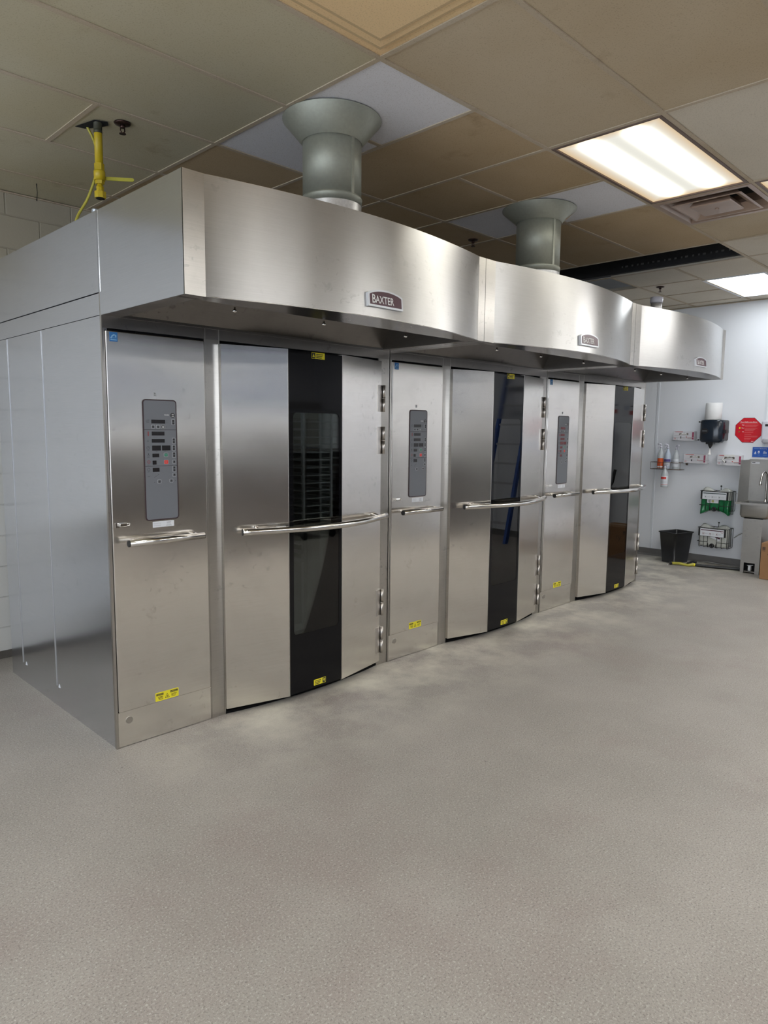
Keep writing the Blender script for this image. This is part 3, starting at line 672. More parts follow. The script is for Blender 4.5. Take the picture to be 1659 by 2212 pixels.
    b = BM(); n = 12; P = [(x0+(x1-x0)*i/n, -.055*math.sin(PI*i/n)**.8 if 0 < i < n else 0) for i in range(n+1)]
    prism(b, FX, P+[(x1,.02),(x0,.02)], .001, .016); obj('under_door_shade', b, GAP, T)  # dark plate standing in for the shade on the floor under the door
    b = BM(); cx0, cx1, cy0, cy1 = .66, 1.69, .05, 1.15
    strip(b, [(cx0,cy0,.04),(cx0,cy1-.15,.04),(cx0+.15,cy1,.04),(cx1-.15,cy1,.04),(cx1,cy1-.15,.04),(cx1,cy0,.04)], [(cx0,cy0,1.93),(cx0,cy1-.15,1.93),(cx0+.15,cy1,1.93),(cx1-.15,cy1,1.93),(cx1,cy1-.15,1.93),(cx1,cy0,1.93)], smooth=False)
    box(b, cx0,cx1,cy0,cy1, .035,.04); box(b, cx0,cx1,cy0,cy1, 1.93,1.935); 
    for k_ in range(9): box(b, cx0,cx0+.012, .15+k_*.09,.165+k_*.09, .1,1.9)
    obj('cavity', b, S_CAV, T)
    # door
    th = .030
    def slab(k, mat_z0=.040, z1=1.940, d0=-th, d1=0, s0=0, s1=None, bb=None, mi=0):
        fr, Ln = facet(k); bb = bb or BM(); prism(bb, fr, rect(s0, mat_z0, Ln if s1 is None else s1, z1), d0, d1, mi); return bb, fr, Ln
    b, fA, LA = slab(0); slab(2, bb=b); dr = obj('oven_door', b, S_FRONT, T)
    fB, LB = facet(1); fC, LC = facet(2)
    b = BM(); wx0, wx1, wz0, wz1 = .030, LB-.020, .380, 1.609; th2 = .045
    # black glass with a rounded window: build as ring between outline and window
    out = rect(.001,.045,LB-.001,1.935); inn = rrect(wx0,wz0,wx1,wz1,.025,6)
    def ringpoly(bb, fr, o4, inn, d0, d1, mi=0):
        bm2 = bmesh.new(); 
        vo = [bm2.verts.new((x,y,0)) for x,y in o4]; vi = [bm2.verts.new((x,y,0)) for x,y in inn]
        eo = [bm2.edges.new((vo[i], vo[(i+1)%4])) for i in range(4)]; ei = [bm2.edges.new((vi[i], vi[(i+1)%len(vi)])) for i in range(len(vi))]
        bmesh.ops.triangle_fill(bm2, edges=eo+ei, use_beauty=True)
        bm2.verts.ensure_lookup_table(); bm2.verts.index_update()
        for d, flip in ((d1, False), (d0, True)):
            vv = [bb.verts.new(fr.p(v.co.x, v.co.y, d)) for v in bm2.verts]
            for f in bm2.faces:
                idx = [v.index for v in f.verts]; f2_ = bb.faces.new([vv[i] for i in (idx[::-1] if flip else idx)]); f2_.material_index = mi
        for loop in (o4, inn):
            for i in range(len(loop)):
                p, q = loop[i], loop[(i+1) % len(loop)]
                f_ = bb.faces.new([bb.verts.new(fr.p(*t_)) for t_ in ((p[0],p[1],d0),(q[0],q[1],d0),(q[0],q[1],d1),(p[0],p[1],d1))]); f_.material_index = mi
        bm2.free()
    ringpoly(b, fB, out, inn, -.008, 0); gp = obj('glass_panel', b, BGLASS, dr, fix=False)
    b = BM(); prism(b, fB, rrect(wx0-.003,wz0-.003,wx1+.003,wz1+.003,.025,6), -.0075, -.002); obj('window_glass', b, GLASS, gp)
    b = BM(); ringpoly(b, fB, rect(.001,.045,LB-.001,1.935), rrect(wx0-.004,wz0-.004,wx1+.004,wz1+.004,.03,6), -.075, -.012); obj('window_frame', b, BLKPL, gp, fix=False)
    b = BM(); fi = Fr(fB.p(0,0,-.085), fB.u, fB.v); ringrect(b, fi, (wx0-.02,wz0-.03,wx1+.02,wz1+.03), (wx0+.03,wz0+.03,wx1-.07,wz1-.03), -.008, 0); obj('inner_frame', b, simple('inner_frame_steel', (.5,.52,.52), .3, .9), gp)
    b = BM(); prism(b, fA, rect(LA-.003,.040,LA,1.940), 0, .0015); prism(b, fC, rect(0,.040,.003,1.940), 0, .0015); obj('edge_strip', b, S_FRAME, dr)
    b = BM(); warning(b, Fr(fB.p(0,0,.0005), fB.u, fB.v), .205, 1.919, .094, .034, 1); obj('warning_sticker', b, [YELL, INK], dr)
    b = BM(); warning(b, Fr(fB.p(0,0,.0005), fB.u, fB.v), .215, .074, .090, .034, 2); obj('warning_sticker', b, [YELL, INK], dr)
    # curved handle
    zc = .990; Hh = [(.655,-.105)]; n = 26; xa, xb = .655, 1.725
    HP = []
    for i in range(n+1):
        u_ = i/n; x = xa+(xb-xa)*u_; y = -.105-.135*math.sin(PI*min(1,u_*1.0))**1.0*(1.0) + (.02*u_)
        HP.append((x, y, zc))
    b = BM(); tube(b, HP, .0175, 20)
    for k_, u_ in ((2,.02),(24,.98)):
        p = HP[k_]; yd = -.055 if k_ == 2 else -.05; tube(b, [(p[0]+(.02 if k_==2 else -.02), yd, zc+.012), (p[0]+(.012 if k_==2 else -.012), (yd+p[1])/2, zc+.012), p], .011, 10)
    h = obj('door_handle', b, CHROME, dr)
    t0 = (Vector(HP[0])-Vector(HP[1])).normalized(); t1 = (Vector(HP[-1])-Vector(HP[-2])).normalized()
    b = BM(); lathe(b, HP[0], [(.017,.0005),(.017,.004),(.011,.005)], 20, axis=t0); obj('end_cap', b, BLACK, h); b = BM(); lathe(b, HP[-1], [(.0165,0),(.0165,.003),(.011,.004)], 20, axis=t1); obj('end_cap', b, BLACK, h)
    b = BM(); p = Vector(HP[5]); bevbox(b, p.x-.03,p.x+.025, p.y+.012,p.y+.028, zc+.0145,zc+.0185, .001); obj('handle_label', b, LGREY, dr)
    for z0, z1 in ((1.632,1.794),(1.373,1.540),(.343,.511),(.095,.266)):
        b = BM(); xh, yh = 1.734, -.046; m_ = (z0+z1)/2
        lathe(b, (xh,yh,z0), [(.0095,0),(.0095,m_-z0-.001)], 14); lathe(b, (xh,yh,m_+.001), [(.0095,0),(.0095,z1-m_-.001)], 14); lathe(b, (xh,yh,m_-.002), [(.012,0),(.012,.004)], 14)
        box(b, xh-.003,xh+.003,-.040,-.001,z0,z1)
        prism(b, fC, rect(LC-.042, z0, LC-.002, z1), 0, .004); obj('hinge', b, HINGE, dr)
    # canopy hood
    P_ = .727; fl, frt = .088, .062; n = 40
    def arc(i, top): 
        u_ = i/n; x = fl+(W-fl-frt)*u_; s = (.100 if top else .142); return x, -P_-.002-s*math.sin(PI*u_)**.9 if 0 < i < n else -P_-.002
    b = BM(); A = [(*arc(i, False), ZH) for i in range(n+1)]; B = [(*arc(i, True), ZT) for i in range(n+1)]
    strip(b, A, B)
    A2 = [(x, y+.006, z) for x, y, z in A]; B2 = [(x, y+.006, z) for x, y, z in B]
    strip(b, B2, A2); strip(b, B, B2, smooth=False); strip(b, A2, A, smooth=False); hf = obj('hood_front', b, S_HOOD, T, fix=False)
    b = BM(); box(b, 0,.006,-P_,.0,ZH,ZT); box(b, -.002,.003,-.006,.006,2.112,ZT); obj('hood_side', b, S_SIDE, T)
    b = BM(); box(b, W-.009,W-.003,-P_,.0,ZH,ZT); obj('hood_side', b, S_SIDE, T)
    b = BM(); box(b, 0,fl,-P_-.003,-P_+.004,ZH,ZT); obj('hood_flange', b, S_FRAME, T)
    b = BM(); box(b, W-frt,W-.003,-P_-.003,-P_+.004,ZH,ZT); obj('hood_flange', b, S_FRAME, T)
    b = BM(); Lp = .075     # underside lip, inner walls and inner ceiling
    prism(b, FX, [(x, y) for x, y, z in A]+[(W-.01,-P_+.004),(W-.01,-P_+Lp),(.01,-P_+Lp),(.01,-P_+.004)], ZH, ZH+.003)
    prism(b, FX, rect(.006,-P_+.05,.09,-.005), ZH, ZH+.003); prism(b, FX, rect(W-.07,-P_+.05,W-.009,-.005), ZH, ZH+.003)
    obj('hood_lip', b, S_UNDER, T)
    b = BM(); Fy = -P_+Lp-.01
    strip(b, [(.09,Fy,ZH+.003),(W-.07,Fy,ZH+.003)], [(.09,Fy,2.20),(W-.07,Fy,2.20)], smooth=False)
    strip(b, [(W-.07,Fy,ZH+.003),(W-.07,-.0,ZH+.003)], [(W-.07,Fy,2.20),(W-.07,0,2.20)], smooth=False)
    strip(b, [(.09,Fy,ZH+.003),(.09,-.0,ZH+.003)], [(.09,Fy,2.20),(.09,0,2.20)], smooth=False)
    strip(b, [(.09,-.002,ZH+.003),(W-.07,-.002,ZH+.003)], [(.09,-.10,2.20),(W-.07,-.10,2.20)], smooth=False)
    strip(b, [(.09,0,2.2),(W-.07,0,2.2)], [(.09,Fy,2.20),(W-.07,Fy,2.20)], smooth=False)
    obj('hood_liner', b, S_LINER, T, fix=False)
    for x in (.30,.78,1.33):
        b = BM(); lathe(b, (x,-.60,ZH-.018), [(.002,0),(.009,.003),(.010,.008),(.004,.014),(.004,.022)], 12); obj('thumb_screw', b, CHROME, T)
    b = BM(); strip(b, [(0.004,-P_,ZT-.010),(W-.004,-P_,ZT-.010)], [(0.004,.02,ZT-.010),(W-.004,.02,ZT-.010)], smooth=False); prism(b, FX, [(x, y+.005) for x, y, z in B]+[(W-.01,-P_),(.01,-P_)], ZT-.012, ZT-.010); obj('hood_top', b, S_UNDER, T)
    # name plate on the curved front
    cxp = .907; i0 = (cxp-fl)/(W-fl-frt)*n
    def surf(x, z):
        u_ = (x-fl)/(W-fl-frt); s = .142+(.100-.142)*(z-ZH)/(ZT-ZH); return -P_-.002-s*math.sin(PI*u_)**.9
    ya, yb = surf(.79, 2.09), surf(1.02, 2.09); zt_ = Vector((0, surf(.9,2.15)-surf(.9,2.05), .10)).normalized()
    fp = Fr((cxp, (ya+yb)/2-.010, 2.093), (.23, yb-ya, 0), zt_)
    def plate(hw, h0, h1, h2, r):
        pts = [(-hw, h0), (hw, h0)]; m2 = 14
        for k_ in range(m2+1):
            t_ = 1-2*k_/m2; pts.append((hw*t_, h1+(h2-h1)*(1-t_*t_)**.8))
        return pts
    b = BM(); prism(b, fp, plate(.108,-.036,.022,.042,.01), -.012, .004, 0); prism(b, fp, plate(.098,-.027,.016,.034,.01), .004, .0055, 1)
    text(b, 'B', fp, -.088, -.021, .054, 2, .0062, .78, bold=.012); text(b, 'AXTER', fp, -.065, -.019, .046, 2, .0062, .80, bold=.012)
    obj('name_plate', b, [SILVERP, MAROON, WINK], hf)
    return T

oven = make_oven()
ov = [oven, copy_tree(oven), copy_tree(oven)]
for k, o in enumerate(ov): o.location = (W*k, 0, 0)
ov[0]['label'] = 'nearest stainless rack oven with exposed side panel, at the left end of the row'
ov[1]['label'] = 'middle stainless rack oven of the row, its door glass mirroring a blue ladder'
ov[2]['label'] = 'farthest stainless rack oven, with dark red lit displays, next to the white wall'
for c in children(ov[2]):
    if c.name.startswith('control_panel'):
        for d in children(c):
            if d.name.startswith('display'): d.data = d.data.copy(); d.data.materials[0] = DISPR
bpy.context.view_layer.update()

# ---- baking rack inside the nearest oven
t = thing('baking_rack', 'steel baking rack seen dimly through the glass of the nearest oven door', 'rack', (1.12, .55, .045))
b = BM()
for x in (.80, 1.34):
    for y in (.25, .85): box(b, x-.012,x+.012,y-.012,y+.012,.045,1.72)
    box(b, x-.012,x+.012,.25,.85,1.69,1.72); box(b, x-.012,x+.012,.25,.85,.08,.11)
for y in (.25,.85): box(b, .80,1.34,y-.012,y+.012,1.69,1.72)
for y in (.85,): box(b, .80,1.34,y-.012,y+.012,.08,.11)
obj('frame', b, simple('rack_aluminium', (.6,.62,.62), .35, .9), t)
for k in range(18):
    b = BM(); z = .70+k*.054
    box(b, .812,.842,.24,.86,z,z+.003); box(b, .812,.815,.24,.86,z,z+.018); box(b, 1.298,1.328,.24,.86,z,z+.003); box(b, 1.325,1.328,.24,.86,z,z+.018)
    obj('shelf_rail', b, simple('rail_aluminium', (.6,.62,.62), .35, .9) if k == 0 else bpy.data.materials['rail_aluminium'], t)

# ---- flue ducts
def duct(cx, cy, r, rf, zj, zring, label, sticker=False, tapec=False):
    t = thing('flue_duct', label, 'duct', (cx, cy, ZT-.01), 'round flue ducts on the ovens')
    b = BM(); lathe(b, (cx,cy,0), [(r,zring),(r,CEIL+.0)], 48); 
    dx = Vector((CAM.x-cx, CAM.y-cy, 0)).normalized(); a = math.atan2(dx.y, dx.x)+.75
    p = Vector((cx+r*math.cos(a), cy+r*math.sin(a), 0)); f = Fr(p, (-math.sin(a), math.cos(a), 0), (0,0,1)); prism(b, f, rect(-.008,zring,.008,zj+.02), -.002, .003)
    pp = obj('pipe', b, GALV, t)
    b = BM(); lathe(b, (cx,cy,0), [(r+.002,zj),(rf,CEIL-.004),(rf,CEIL-.001),(rf-.004,CEIL-.001)], 48, cap=False); fc = obj('flared_collar', b, GALV, t)
    b = BM(); lathe(b, (cx,cy,0), [(r-.004,ZT-.008),(r-.004,zring-.03),(r+.003,zring-.028),(r+.003,zring-.008),(r+.005,zring-.004),(r+.003,zring),(r,zring+.004)], 48, cap=False)
    obj('lower_sleeve', b, GALV, t)
    b = BM(); lathe(b, (cx,cy,0), [(r-.002,ZT-.006),(r+.001,ZT+.03),(r-.001,ZT+.05),(r+.001,zring-.035)], 48, cap=False); obj('foil_tape', b, TAPE, t)
    if sticker:
        b = BM(); th = -1.05
        def cone(a_, s_): rr = r+.003+(rf-r)*s_; return Vector((cx+rr*math.cos(a_), cy+rr*math.sin(a_), zj+(CEIL-.004-zj)*s_))
        strip(b, [cone(th,.15),cone(th+.12,.50)], [cone(th+.16,.30),cone(th+.24,.92)], smooth=False); obj('sticker', b, ORANGES, fc)
duct(.955, -.455, .141, .236, 2.872, 2.622, 'large galvanised flue duct with flared collar on the nearest oven')
duct(2.79, -.435, .145, .242, 2.892, 2.604, 'galvanised flue duct with a tan sticker on its collar, on the middle oven', True)
t = thing('vent_stub', 'short white taped vent stub on top of the farthest oven hood', 'pipe', (4.64, -.44, ZT-.008))
b = BM(); lathe(b, (4.64,-.44,ZT-.008), [(.046,0),(.047,.03),(.045,.06),(.047,.10),(.046,.14),(.044,.175)], 24); obj('pipe', b, TAPE, t)
b = BM(); lathe(b, (4.64,-.44,ZT+.165), [(.050,0),(.052,.01),(.052,.045),(.046,.05)], 24); obj('cap', b, WPLAST, t)
# hose fitting
b = BM(); lathe(b, (.06,.15,ZT-.012), [(.022,0),(.022,.01),(.016,.012),(.018,.055),(.013,.06)], 12, smooth=False); o = obj('hose_fitting', b, simple('zinc_fitting', (.5,.55,.62), .35, .8)); tag(o, 'small zinc fitting on the top edge of the nearest oven below the gas valve', 'fitting')

b = BM(); tube(b, [(.29,1.50,CEIL),(.292,1.50,CEIL-.05),(.288,1.502,CEIL-.10)], [.003,.0015,.003], 6); o = obj('dust_strand', b, DARKV); tag(o, 'thin dark dust strand hanging from the ceiling at the far left', 'dust strand')
# ---- gas drop with valve
X, Y = .186, .38
t = thing('gas_pipe', 'yellow gas pipe with shut-off valve hanging from the ceiling over the nearest oven', 'pipe', (X, Y, 2.63))
b = BM(); lathe(b, (X,Y,2.79), [(.019,0),(.019,.26)], 20); lathe(b, (X,Y,2.93), [(.0195,0),(.0195,.02)], 20, mi=1); lathe(b, (X,Y,2.945), [(.0196,0),(.0196,.12)], 20, mi=1); obj('pipe', b, [YPIPE, simple('sooty_pipe', (.05,.05,.03), .5)], t)
b = BM(); lathe(b, (X,Y,2.63), [(.027,0),(.028,.004),(.028,.03),(.018,.034),(.017,.046),(.020,.050),(.013,.060),(.012,.066)], 8, smooth=False)
lathe(b, (X,Y,2.696), [(.021,0),(.022,.014),(.022,.016)], 6, smooth=False); lathe(b, (X,Y,2.712), [(.026,0),(.027,.04),(.026,.045)], 20); lathe(b, (X,Y,2.757), [(.023,0),(.023,.034)], 6, smooth=False); obj('valve_body', b, YPIPE, t)
b = BM(); lathe(b, (X,Y,2.631), [(.020,-.004),(.020,0)], 16); obj('pipe_mouth', b, DARKV, t)
b = BM(); fh = Fr((X+.026,Y-.004,2.728), (.80,-.60,.0), (.15,.2,.97)); prism(b, fh, rrect(-.002,-.009,.135,.009,.008,4), -.0015, .0015); obj('lever', b, YPALE, t)
b = BM(); P0 = [(.165,.47,3.03),(.172,.47,2.985),(.196,.46,2.93),(.206,.45,2.88),(.205,.44,2.80),(.190,.45,2.73),(.163,.48,2.64),(.128,.50,2.57),(.108,.50,2.52),(.085,.50,2.45)]
def smooth_path(P, n=8):
    P = [Vector(p) for p in P]; P = [P[0]*2-P[1]]+P+[P[-1]*2-P[-2]]; out = []
    for i in range(1, len(P)-2):
        for k in range(n):
            t_ = k/n; a, b_, c, d = P[i-1:i+3]
            out.append(.5*((2*b_)+(c-a)*t_+(2*a-5*b_+4*c-d)*t_*t_+(3*b_-a-3*c+d)*t_**3))
    return out+[P[-2]]
tube(b, smooth_path(P0), .0065, 10); o = obj('gas_hose', b, YHOSE); tag(o, 'thin yellow flexible gas hose curving down beside the yellow pipe', 'hose')
b = BM(); prism(b, Fr((0,0,CEIL-.0015),(1,0,0),(0,-1,0)), [(.125,-.50),(.16,-.36),(.215,-.335),(.235,-.37),(.215,-.42),(.17,-.49)], 0, .001); o = obj('pipe_cutout', b, DARKV); tag(o, 'dark ragged cut-out in the ceiling around the yellow pipe', 'cut-out')
def sprinkler(x, y, label, s=1.):
    t = thing('sprinkler_head', label, 'sprinkler', (x, y, CEIL), 'sprinkler heads')
    b = BM(); lathe(b, (x,y,CEIL), [(.040*s,0),(.036*s,-.006),(.018*s,-.010)], 24); obj('escutcheon', b, SPRK, t)
    b = BM(); lathe(b, (x,y,CEIL-.008), [(.012,0),(.012,-.014),(.007,-.016)], 12)
    for k in (-1,1): tube(b, [(x+k*.009,y,CEIL-.02),(x+k*.011,y,CEIL-.035),(x,y,CEIL-.048)], .003, 6)
    lathe(b, (x,y,CEIL-.050), [(.016,0),(.016,.003)], 12); obj('deflector', b, SPRK, t)
sprinkler(.272, .30, 'dark sprinkler head beside the yellow gas pipe'); sprinkler(3.07, .33, 'small sprinkler head between the two flue ducts'); sprinkler(5.74, .02, 'sprinkler head above the farthest oven hood near the far wall')

# ================================================================== right wall equipment
FW = Fr((XR,0,0), (0,-1,0), (0,0,1))          # u = -Y, n = -X
def wp(y): return -y
# paper towel dispenser
t = thing('paper_towel_dispenser', 'dark smoked paper towel dispenser on the far wall with a towel roll on top', 'dispenser', (XR, -.13, 1.41))
yl, yr, z0, z1 = -.0, -.262, 1.415, 1.672
b = BM(); prism(b, FW, rrect(-yl+.005,z0+.02,-yr-.002,z1,.02,4), 0, .12); obj('back_shell', b, DGREY, t)
b = BM(); fz = Fr((0,0,z0),(0,-1,0),(-1,0,0))  # u=-Y, v=-X : top-down outline, n = down? 
pts = []; n = 12
for k in range(n+1):
    a_ = PI*k/n; pts.append((-(yl+yr)/2-(abs(yr-yl)/2)*math.cos(a_)*1.0, XR-.12-.10*math.sin(a_)**.55 if 0 < k < n else XR-.12))
bm_ = BM(); vlo = []; vhi = []
secs = [(z0,.86),(z0+.02,.97),(z0+.05,1.0),(z1-.03,1.0),(z1-.01,.96),(z1,.88)]; rings = []
cy_ = -(yl+yr)/2
for z_, s_ in secs: rings.append([bm_.verts.new((XR-.12-(XR-.12-q[1])*s_, -(cy_+(q[0]-cy_)*s_), z_)) for q in pts])
for A_, B_ in zip(rings, rings[1:]):
    for k in range(n): f = bm_.faces.new((A_[k],A_[k+1],B_[k+1],B_[k])); f.smooth = True
bm_.faces.new(rings[0][::-1]); bm_.faces.new(rings[-1]); cv = obj('cover', bm_, SMOKE, t)
b = BM(); fcv = Fr((XR-.2195,0,0),(0,-1,0),(0,0,1)); prism(b, fcv, [(.075+.042*math.cos(a_*PI/10), 1.545+.030*math.sin(a_*PI/10)) for a_ in range(20)], -.003, .002, 0); prism(b, fcv, rect(.048,1.543,.102,1.5475), .002, .003, 1); obj('oval_badge', b, [BLKPL, GPRINT], t)
b = BM(); box(b, XR-.165,XR-.11,-.285,-.255,1.52,1.56); box(b, XR-.13,XR-.04,-.275,-.262,1.525,1.555); obj('latch', b, BLKPL, t)
b = BM(); box(b, XR-.18,XR-.16,.0,.012,1.640,1.655); box(b, XR-.18,XR-.16,.0,.014,1.435,1.450); obj('hinge_pin', b, BLKPL, t)
b = BM(); bevbox(b, XR-.20,XR-.12,-.165,-.085,1.395,1.420,.004); lathe(b, (XR-.16,-.125,1.398), [(.028,0),(.022,-.02),(.009,-.045),(.007,-.05)], 16); obj('nozzle', b, BLKPL, t)
b = BM(); lathe(b, (XR-.16,-.12,1.352), [(.006,0),(.008,-.02),(.014,-.055),(.020,-.075),(.014,-.078)], 9, smooth=False); obj('towel_tail', b, PAPER, t)
b = BM(); lathe(b, (XR-.125,-.125,1.673), [(.085,0),(.088,.003),(.088,.185),(.085,.190),(.022,.190),(.020,.187),(.020,.10)], 40); 
for v in b.verts:
    if v.co.z > 1.8: v.co.x += .01; 
o = obj('paper_towel_roll', b, PAPER); tag(o, 'white paper towel roll standing on top of the dark dispenser', 'paper roll')

# glove boxes in wire holders
def glove(yl, yr, z0, z1, label, open_=False):
    yc = (yl+yr)/2
    t = thing('glove_box', label, 'glove box', (XR-.05, yc, z0), 'glove boxes on the far wall')
    b = BM(); bevbox(b, XR-.085,XR-.008, yr,yl, z0,z1, .002); bx_ = obj('carton', b, CARDT, t)
    f = Fr((XR-.0853,0,0),(0,-1,0),(0,0,1)); u0, u1 = -yl, -yr; w_ = u1-u0; h_ = z1-z0
    b = BM(); prism(b, f, [(u0+.04*w_,z1-.004),(u0+.45*w_,z1-.004),(u0+.45*w_,z1-.012),(u0+.12*w_,z1-.010)], 0, .0006, 0)
    prism(b, f, rect(u1-.10*w_,z0+.1*h_,u1-.02*w_,z1-.1*h_), 0, .0006, 2); prism(b, f, circ(u0+.09*w_,z0+.18*h_,.009,12), 0, .0006, 0); prism(b, f, circ(u0+.09*w_,z0+.18*h_,.006,12), .0006, .0009, 1)
    prism(b, f, rect(u0+.34*w_,z0+.2*h_,u0+.39*w_,z0+.42*h_), 0, .0006, 3); prism(b, f, [(u0+.60*w_,z0+.38*h_),(u0+.68*w_,z0+.22*h_),(u0+.66*w_,z0+.42*h_)], 0, .0006, 0)
    prism(b, f, rect(u0+.70*w_,z0+.26*h_,u0+.92*w_,z0+.30*h_), 0, .0006, 0); prism(b, f, rect(u0+.70*w_,z0+.16*h_,u0+.9*w_,z0+.19*h_), 0, .0006, 4)
    prism(b, f, rect(u0+.05*w_,z0+.52*h_,u0+.3*w_,z0+.55*h_), 0, .0006, 4)
    obj('printing', b, [PINK, CARDT, simple('box_side_maroon',(.35,.06,.12),.6) if 'box_side_maroon' not in bpy.data.materials else bpy.data.materials['box_side_maroon'], INK, GPRINT], t)
    b = BM(); pts = [(u0+w_*(.28+.44*k/10), z0+h_*(.56+.10*math.sin(PI*k/10)+ .04*math.sin(k*2.1))) for k in range(11)]; pts2 = [(u0+w_*(.72-.44*k/10), z0+h_*(.78+.05*math.sin(k*1.7))) for k in range(11)]
    prism(b, f, pts+pts2, 0, .0008, 0); obj('slot', b, simple('slot_shade',(.2,.17,.15),.8) if 'slot_shade' not in bpy.data.materials else bpy.data.materials['slot_shade'], t)
    b = BM(); lathe(b, ((XR-.09),-(u0+w_*.5),z0+h_*.66), [(.012*1.6,-.004),(.02,.004),(.008,.012)], 10, smooth=True)
    for v in b.verts: v.co.y = -(u0+w_*.5)+(v.co.y+(u0+w_*.5))*2.2; v.co.x = XR-.084+(v.co.x-(XR-.09))*.35
    if open_:
        prism(b, f, rect(u0+.3*w_,z1-.02,u0+.72*w_,z1+.004), .001, .014, 0)
        tube(b, [f.p(u0+.28*w_,z0+.75*h_,.01), f.p(u0+.25*w_,z0+.5*h_,.02), f.p(u0+.35*w_,z0+.25*h_,.02)], .008, 8)
    obj('glove', b, simple('glove_white',(.72,.72,.70),.5) if 'glove_white' not in bpy.data.materials else bpy.data.materials['glove_white'], t)
    hl = label.replace('glove box', 'wire holder under the glove box')
    b = BM(); X1 = XR-.090
    for zz in (z0-.002, z0+.036): tube(b, [(XR-.003,yl+.006,zz),(X1,yl+.006,zz),(X1,yr-.006,zz),(XR-.003,yr-.006,zz)], .0022, 6)
    for k in (.22,.78): yy = yl+(yr-yl)*k; tube(b, [(XR-.003,yy,z0-.002),(X1,yy,z0-.002),(X1,yy,z0+.036)], .002, 6)
    o = obj('wire_holder', b, simple('white_wire',(.6,.6,.62),.4) if 'white_wire' not in bpy.data.materials else bpy.data.materials['white_wire']); tag(o, hl, 'wire holder', 'wire holders for glove boxes')
glove(.335,.090,1.434,1.540, 'glove box on the far wall left of the dark towel dispenser')
glove(.195,-.058,1.170,1.274, 'glove box on the far wall under the dispenser nozzle')
glove(-.185,-.445,1.163,1.276, 'glove box with a pulled-open flap beside the sink splash', True)

# spray bottles and basket
b = BM(); ya, yb, za, zb, xf = .575, .215, 1.082, 1.166, XR-.13
for zz in (za, zb): tube(b, [(XR-.004,ya,zz),(xf,ya,zz),(xf,yb,zz),(XR-.004,yb,zz)], .003, 8); 
tube(b, [(XR-.004,ya,zb),(XR-.004,yb,zb)], .003, 8); tube(b, [(XR-.004,ya,za),(XR-.004,yb,za)], .003, 8)
for yy in [ya, yb]+[ya+(yb-ya)*k/3 for k in (1,2)]: tube(b, [(xf,yy,za),(xf,yy,zb)], .0025, 8); tube(b, [(XR-.004,yy,za),(xf,yy,za)], .0022, 6)
lathe(b, (XR-.006,yb-.02,zb-.01), [(.018,0),(.018,-.02)], 12, axis=(0,1,0)); o = obj('bottle_basket', b, WIREB); tag(o, 'brown wire wall basket holding three spray bottles', 'basket')
def sprayer(x, y, z, dir_, hgt, rad, body, liquid, lv, labels, label, blk=False):
    t = thing('spray_bottle', label, 'spray bottle', (x, y, z), 'spray bottles on the far wall')
    b = BM(); h = hgt*.78
    lathe(b, (x,y,z), [(rad*.95,0),(rad,.006),(rad,h*.62),(rad*.86,h*.74),(rad*.42,h*.92),(rad*.36,h)], 24); bd = obj('bottle', b, body, t)
    if lv: b = BM(); lathe(b, (x,y,z), [(rad*1.003,.004),(rad*1.003,lv)], 24, cap=False); obj('liquid', b, liquid, t)
    b = BM(); d = Vector(dir_).normalized(); u = Vector((0,-1,0))
    for li, (z0_, z1_, mi, a0, a1) in enumerate(labels):
        if mi == 0: li = 0
        elif li == 0: li = 1
        A_ = []; B_ = []
        for k in range(9):
            a_ = a0+(a1-a0)*k/8; rr_ = rad*(1.014+.012*li); p = Vector((x-rr_*math.cos(a_), y-rr_*math.sin(a_), 0)); A_.append((p.x,p.y,z+z0_)); B_.append((p.x,p.y,z+z1_))
        strip(b, A_, B_, mi=mi)
    obj('label', b, [WHITEL, simple('orange_label',(.68,.10,.02),.5) if 'orange_label' not in bpy.data.materials else bpy.data.materials['orange_label'], REDK, GPRINT, simple('purple_print',(.08,.06,.22),.5) if 'purple_print' not in bpy.data.materials else bpy.data.materials['purple_print']], t)
    b = BM(); c = Vector((x,y,z+h)); lathe(b, c, [(.014,0),(.014,.018),(.010,.022),(.010,.03)], 14)
    tube(b, [c+Vector((0,0,.030)), c+Vector((0,0,.045))+d*.004, c+Vector((0,0,.052))+d*.022, c+Vector((0,0,.050))+d*.045], [.011,.011,.010,.007], 10)
    tube(b, [c+Vector((0,0,.042))+d*.018, c+Vector((0,0,.020))+d*.032, c+Vector((0,0,-.012))+d*.036], .004, 8); obj('trigger', b, WPLAST, t)
h_ = .31
A0 = -1.0; A1 = 1.3
sprayer(XR-.09,.470,1.090,(-.3,1,0),.315,.036,CLEARP,ORANGEL,.10,[(.03,.125,1,A0,A1),(.035,.10,0,A0,A1),(.055,.07,1,A0+.3,A1-.3),(.015,.03,0,A0,A1)],'clear spray bottle of orange liquid, leftmost in the wall basket')
sprayer(XR-.09,.385,1.090,(-.4,1,0),.305,.038,SBLUE,SBLUE,0,[(.085,.115,4,A0,A1),(.04,.08,0,A0,A1)],'pale blue spray bottle in the middle of the wall basket')
sprayer(XR-.09,.285,1.090,(-.5,-.8,0),.300,.036,CLEARP,CLEARP,0,[(.03,.12,0,A0,A1),(.09,.094,3,A0+.2,A1-.2),(.07,.074,3,A0+.2,A1-.2)],'clear spray bottle with white label at the right end of the wall basket')
sprayer(XR-.18,.370,.873,(-.3,-1,.0),.290,.042,CLEARP,CLEARP,0,[(.02,.135,0,A0,A1),(.098,.125,2,A0,A1-.5),(.03,.034,2,A0,A1),(.07,.072,3,A0+.2,A1-.4),(.06,.062,3,A0+.2,A1-.4)],'spray bottle with red and white label hanging by its trigger below the wall basket')

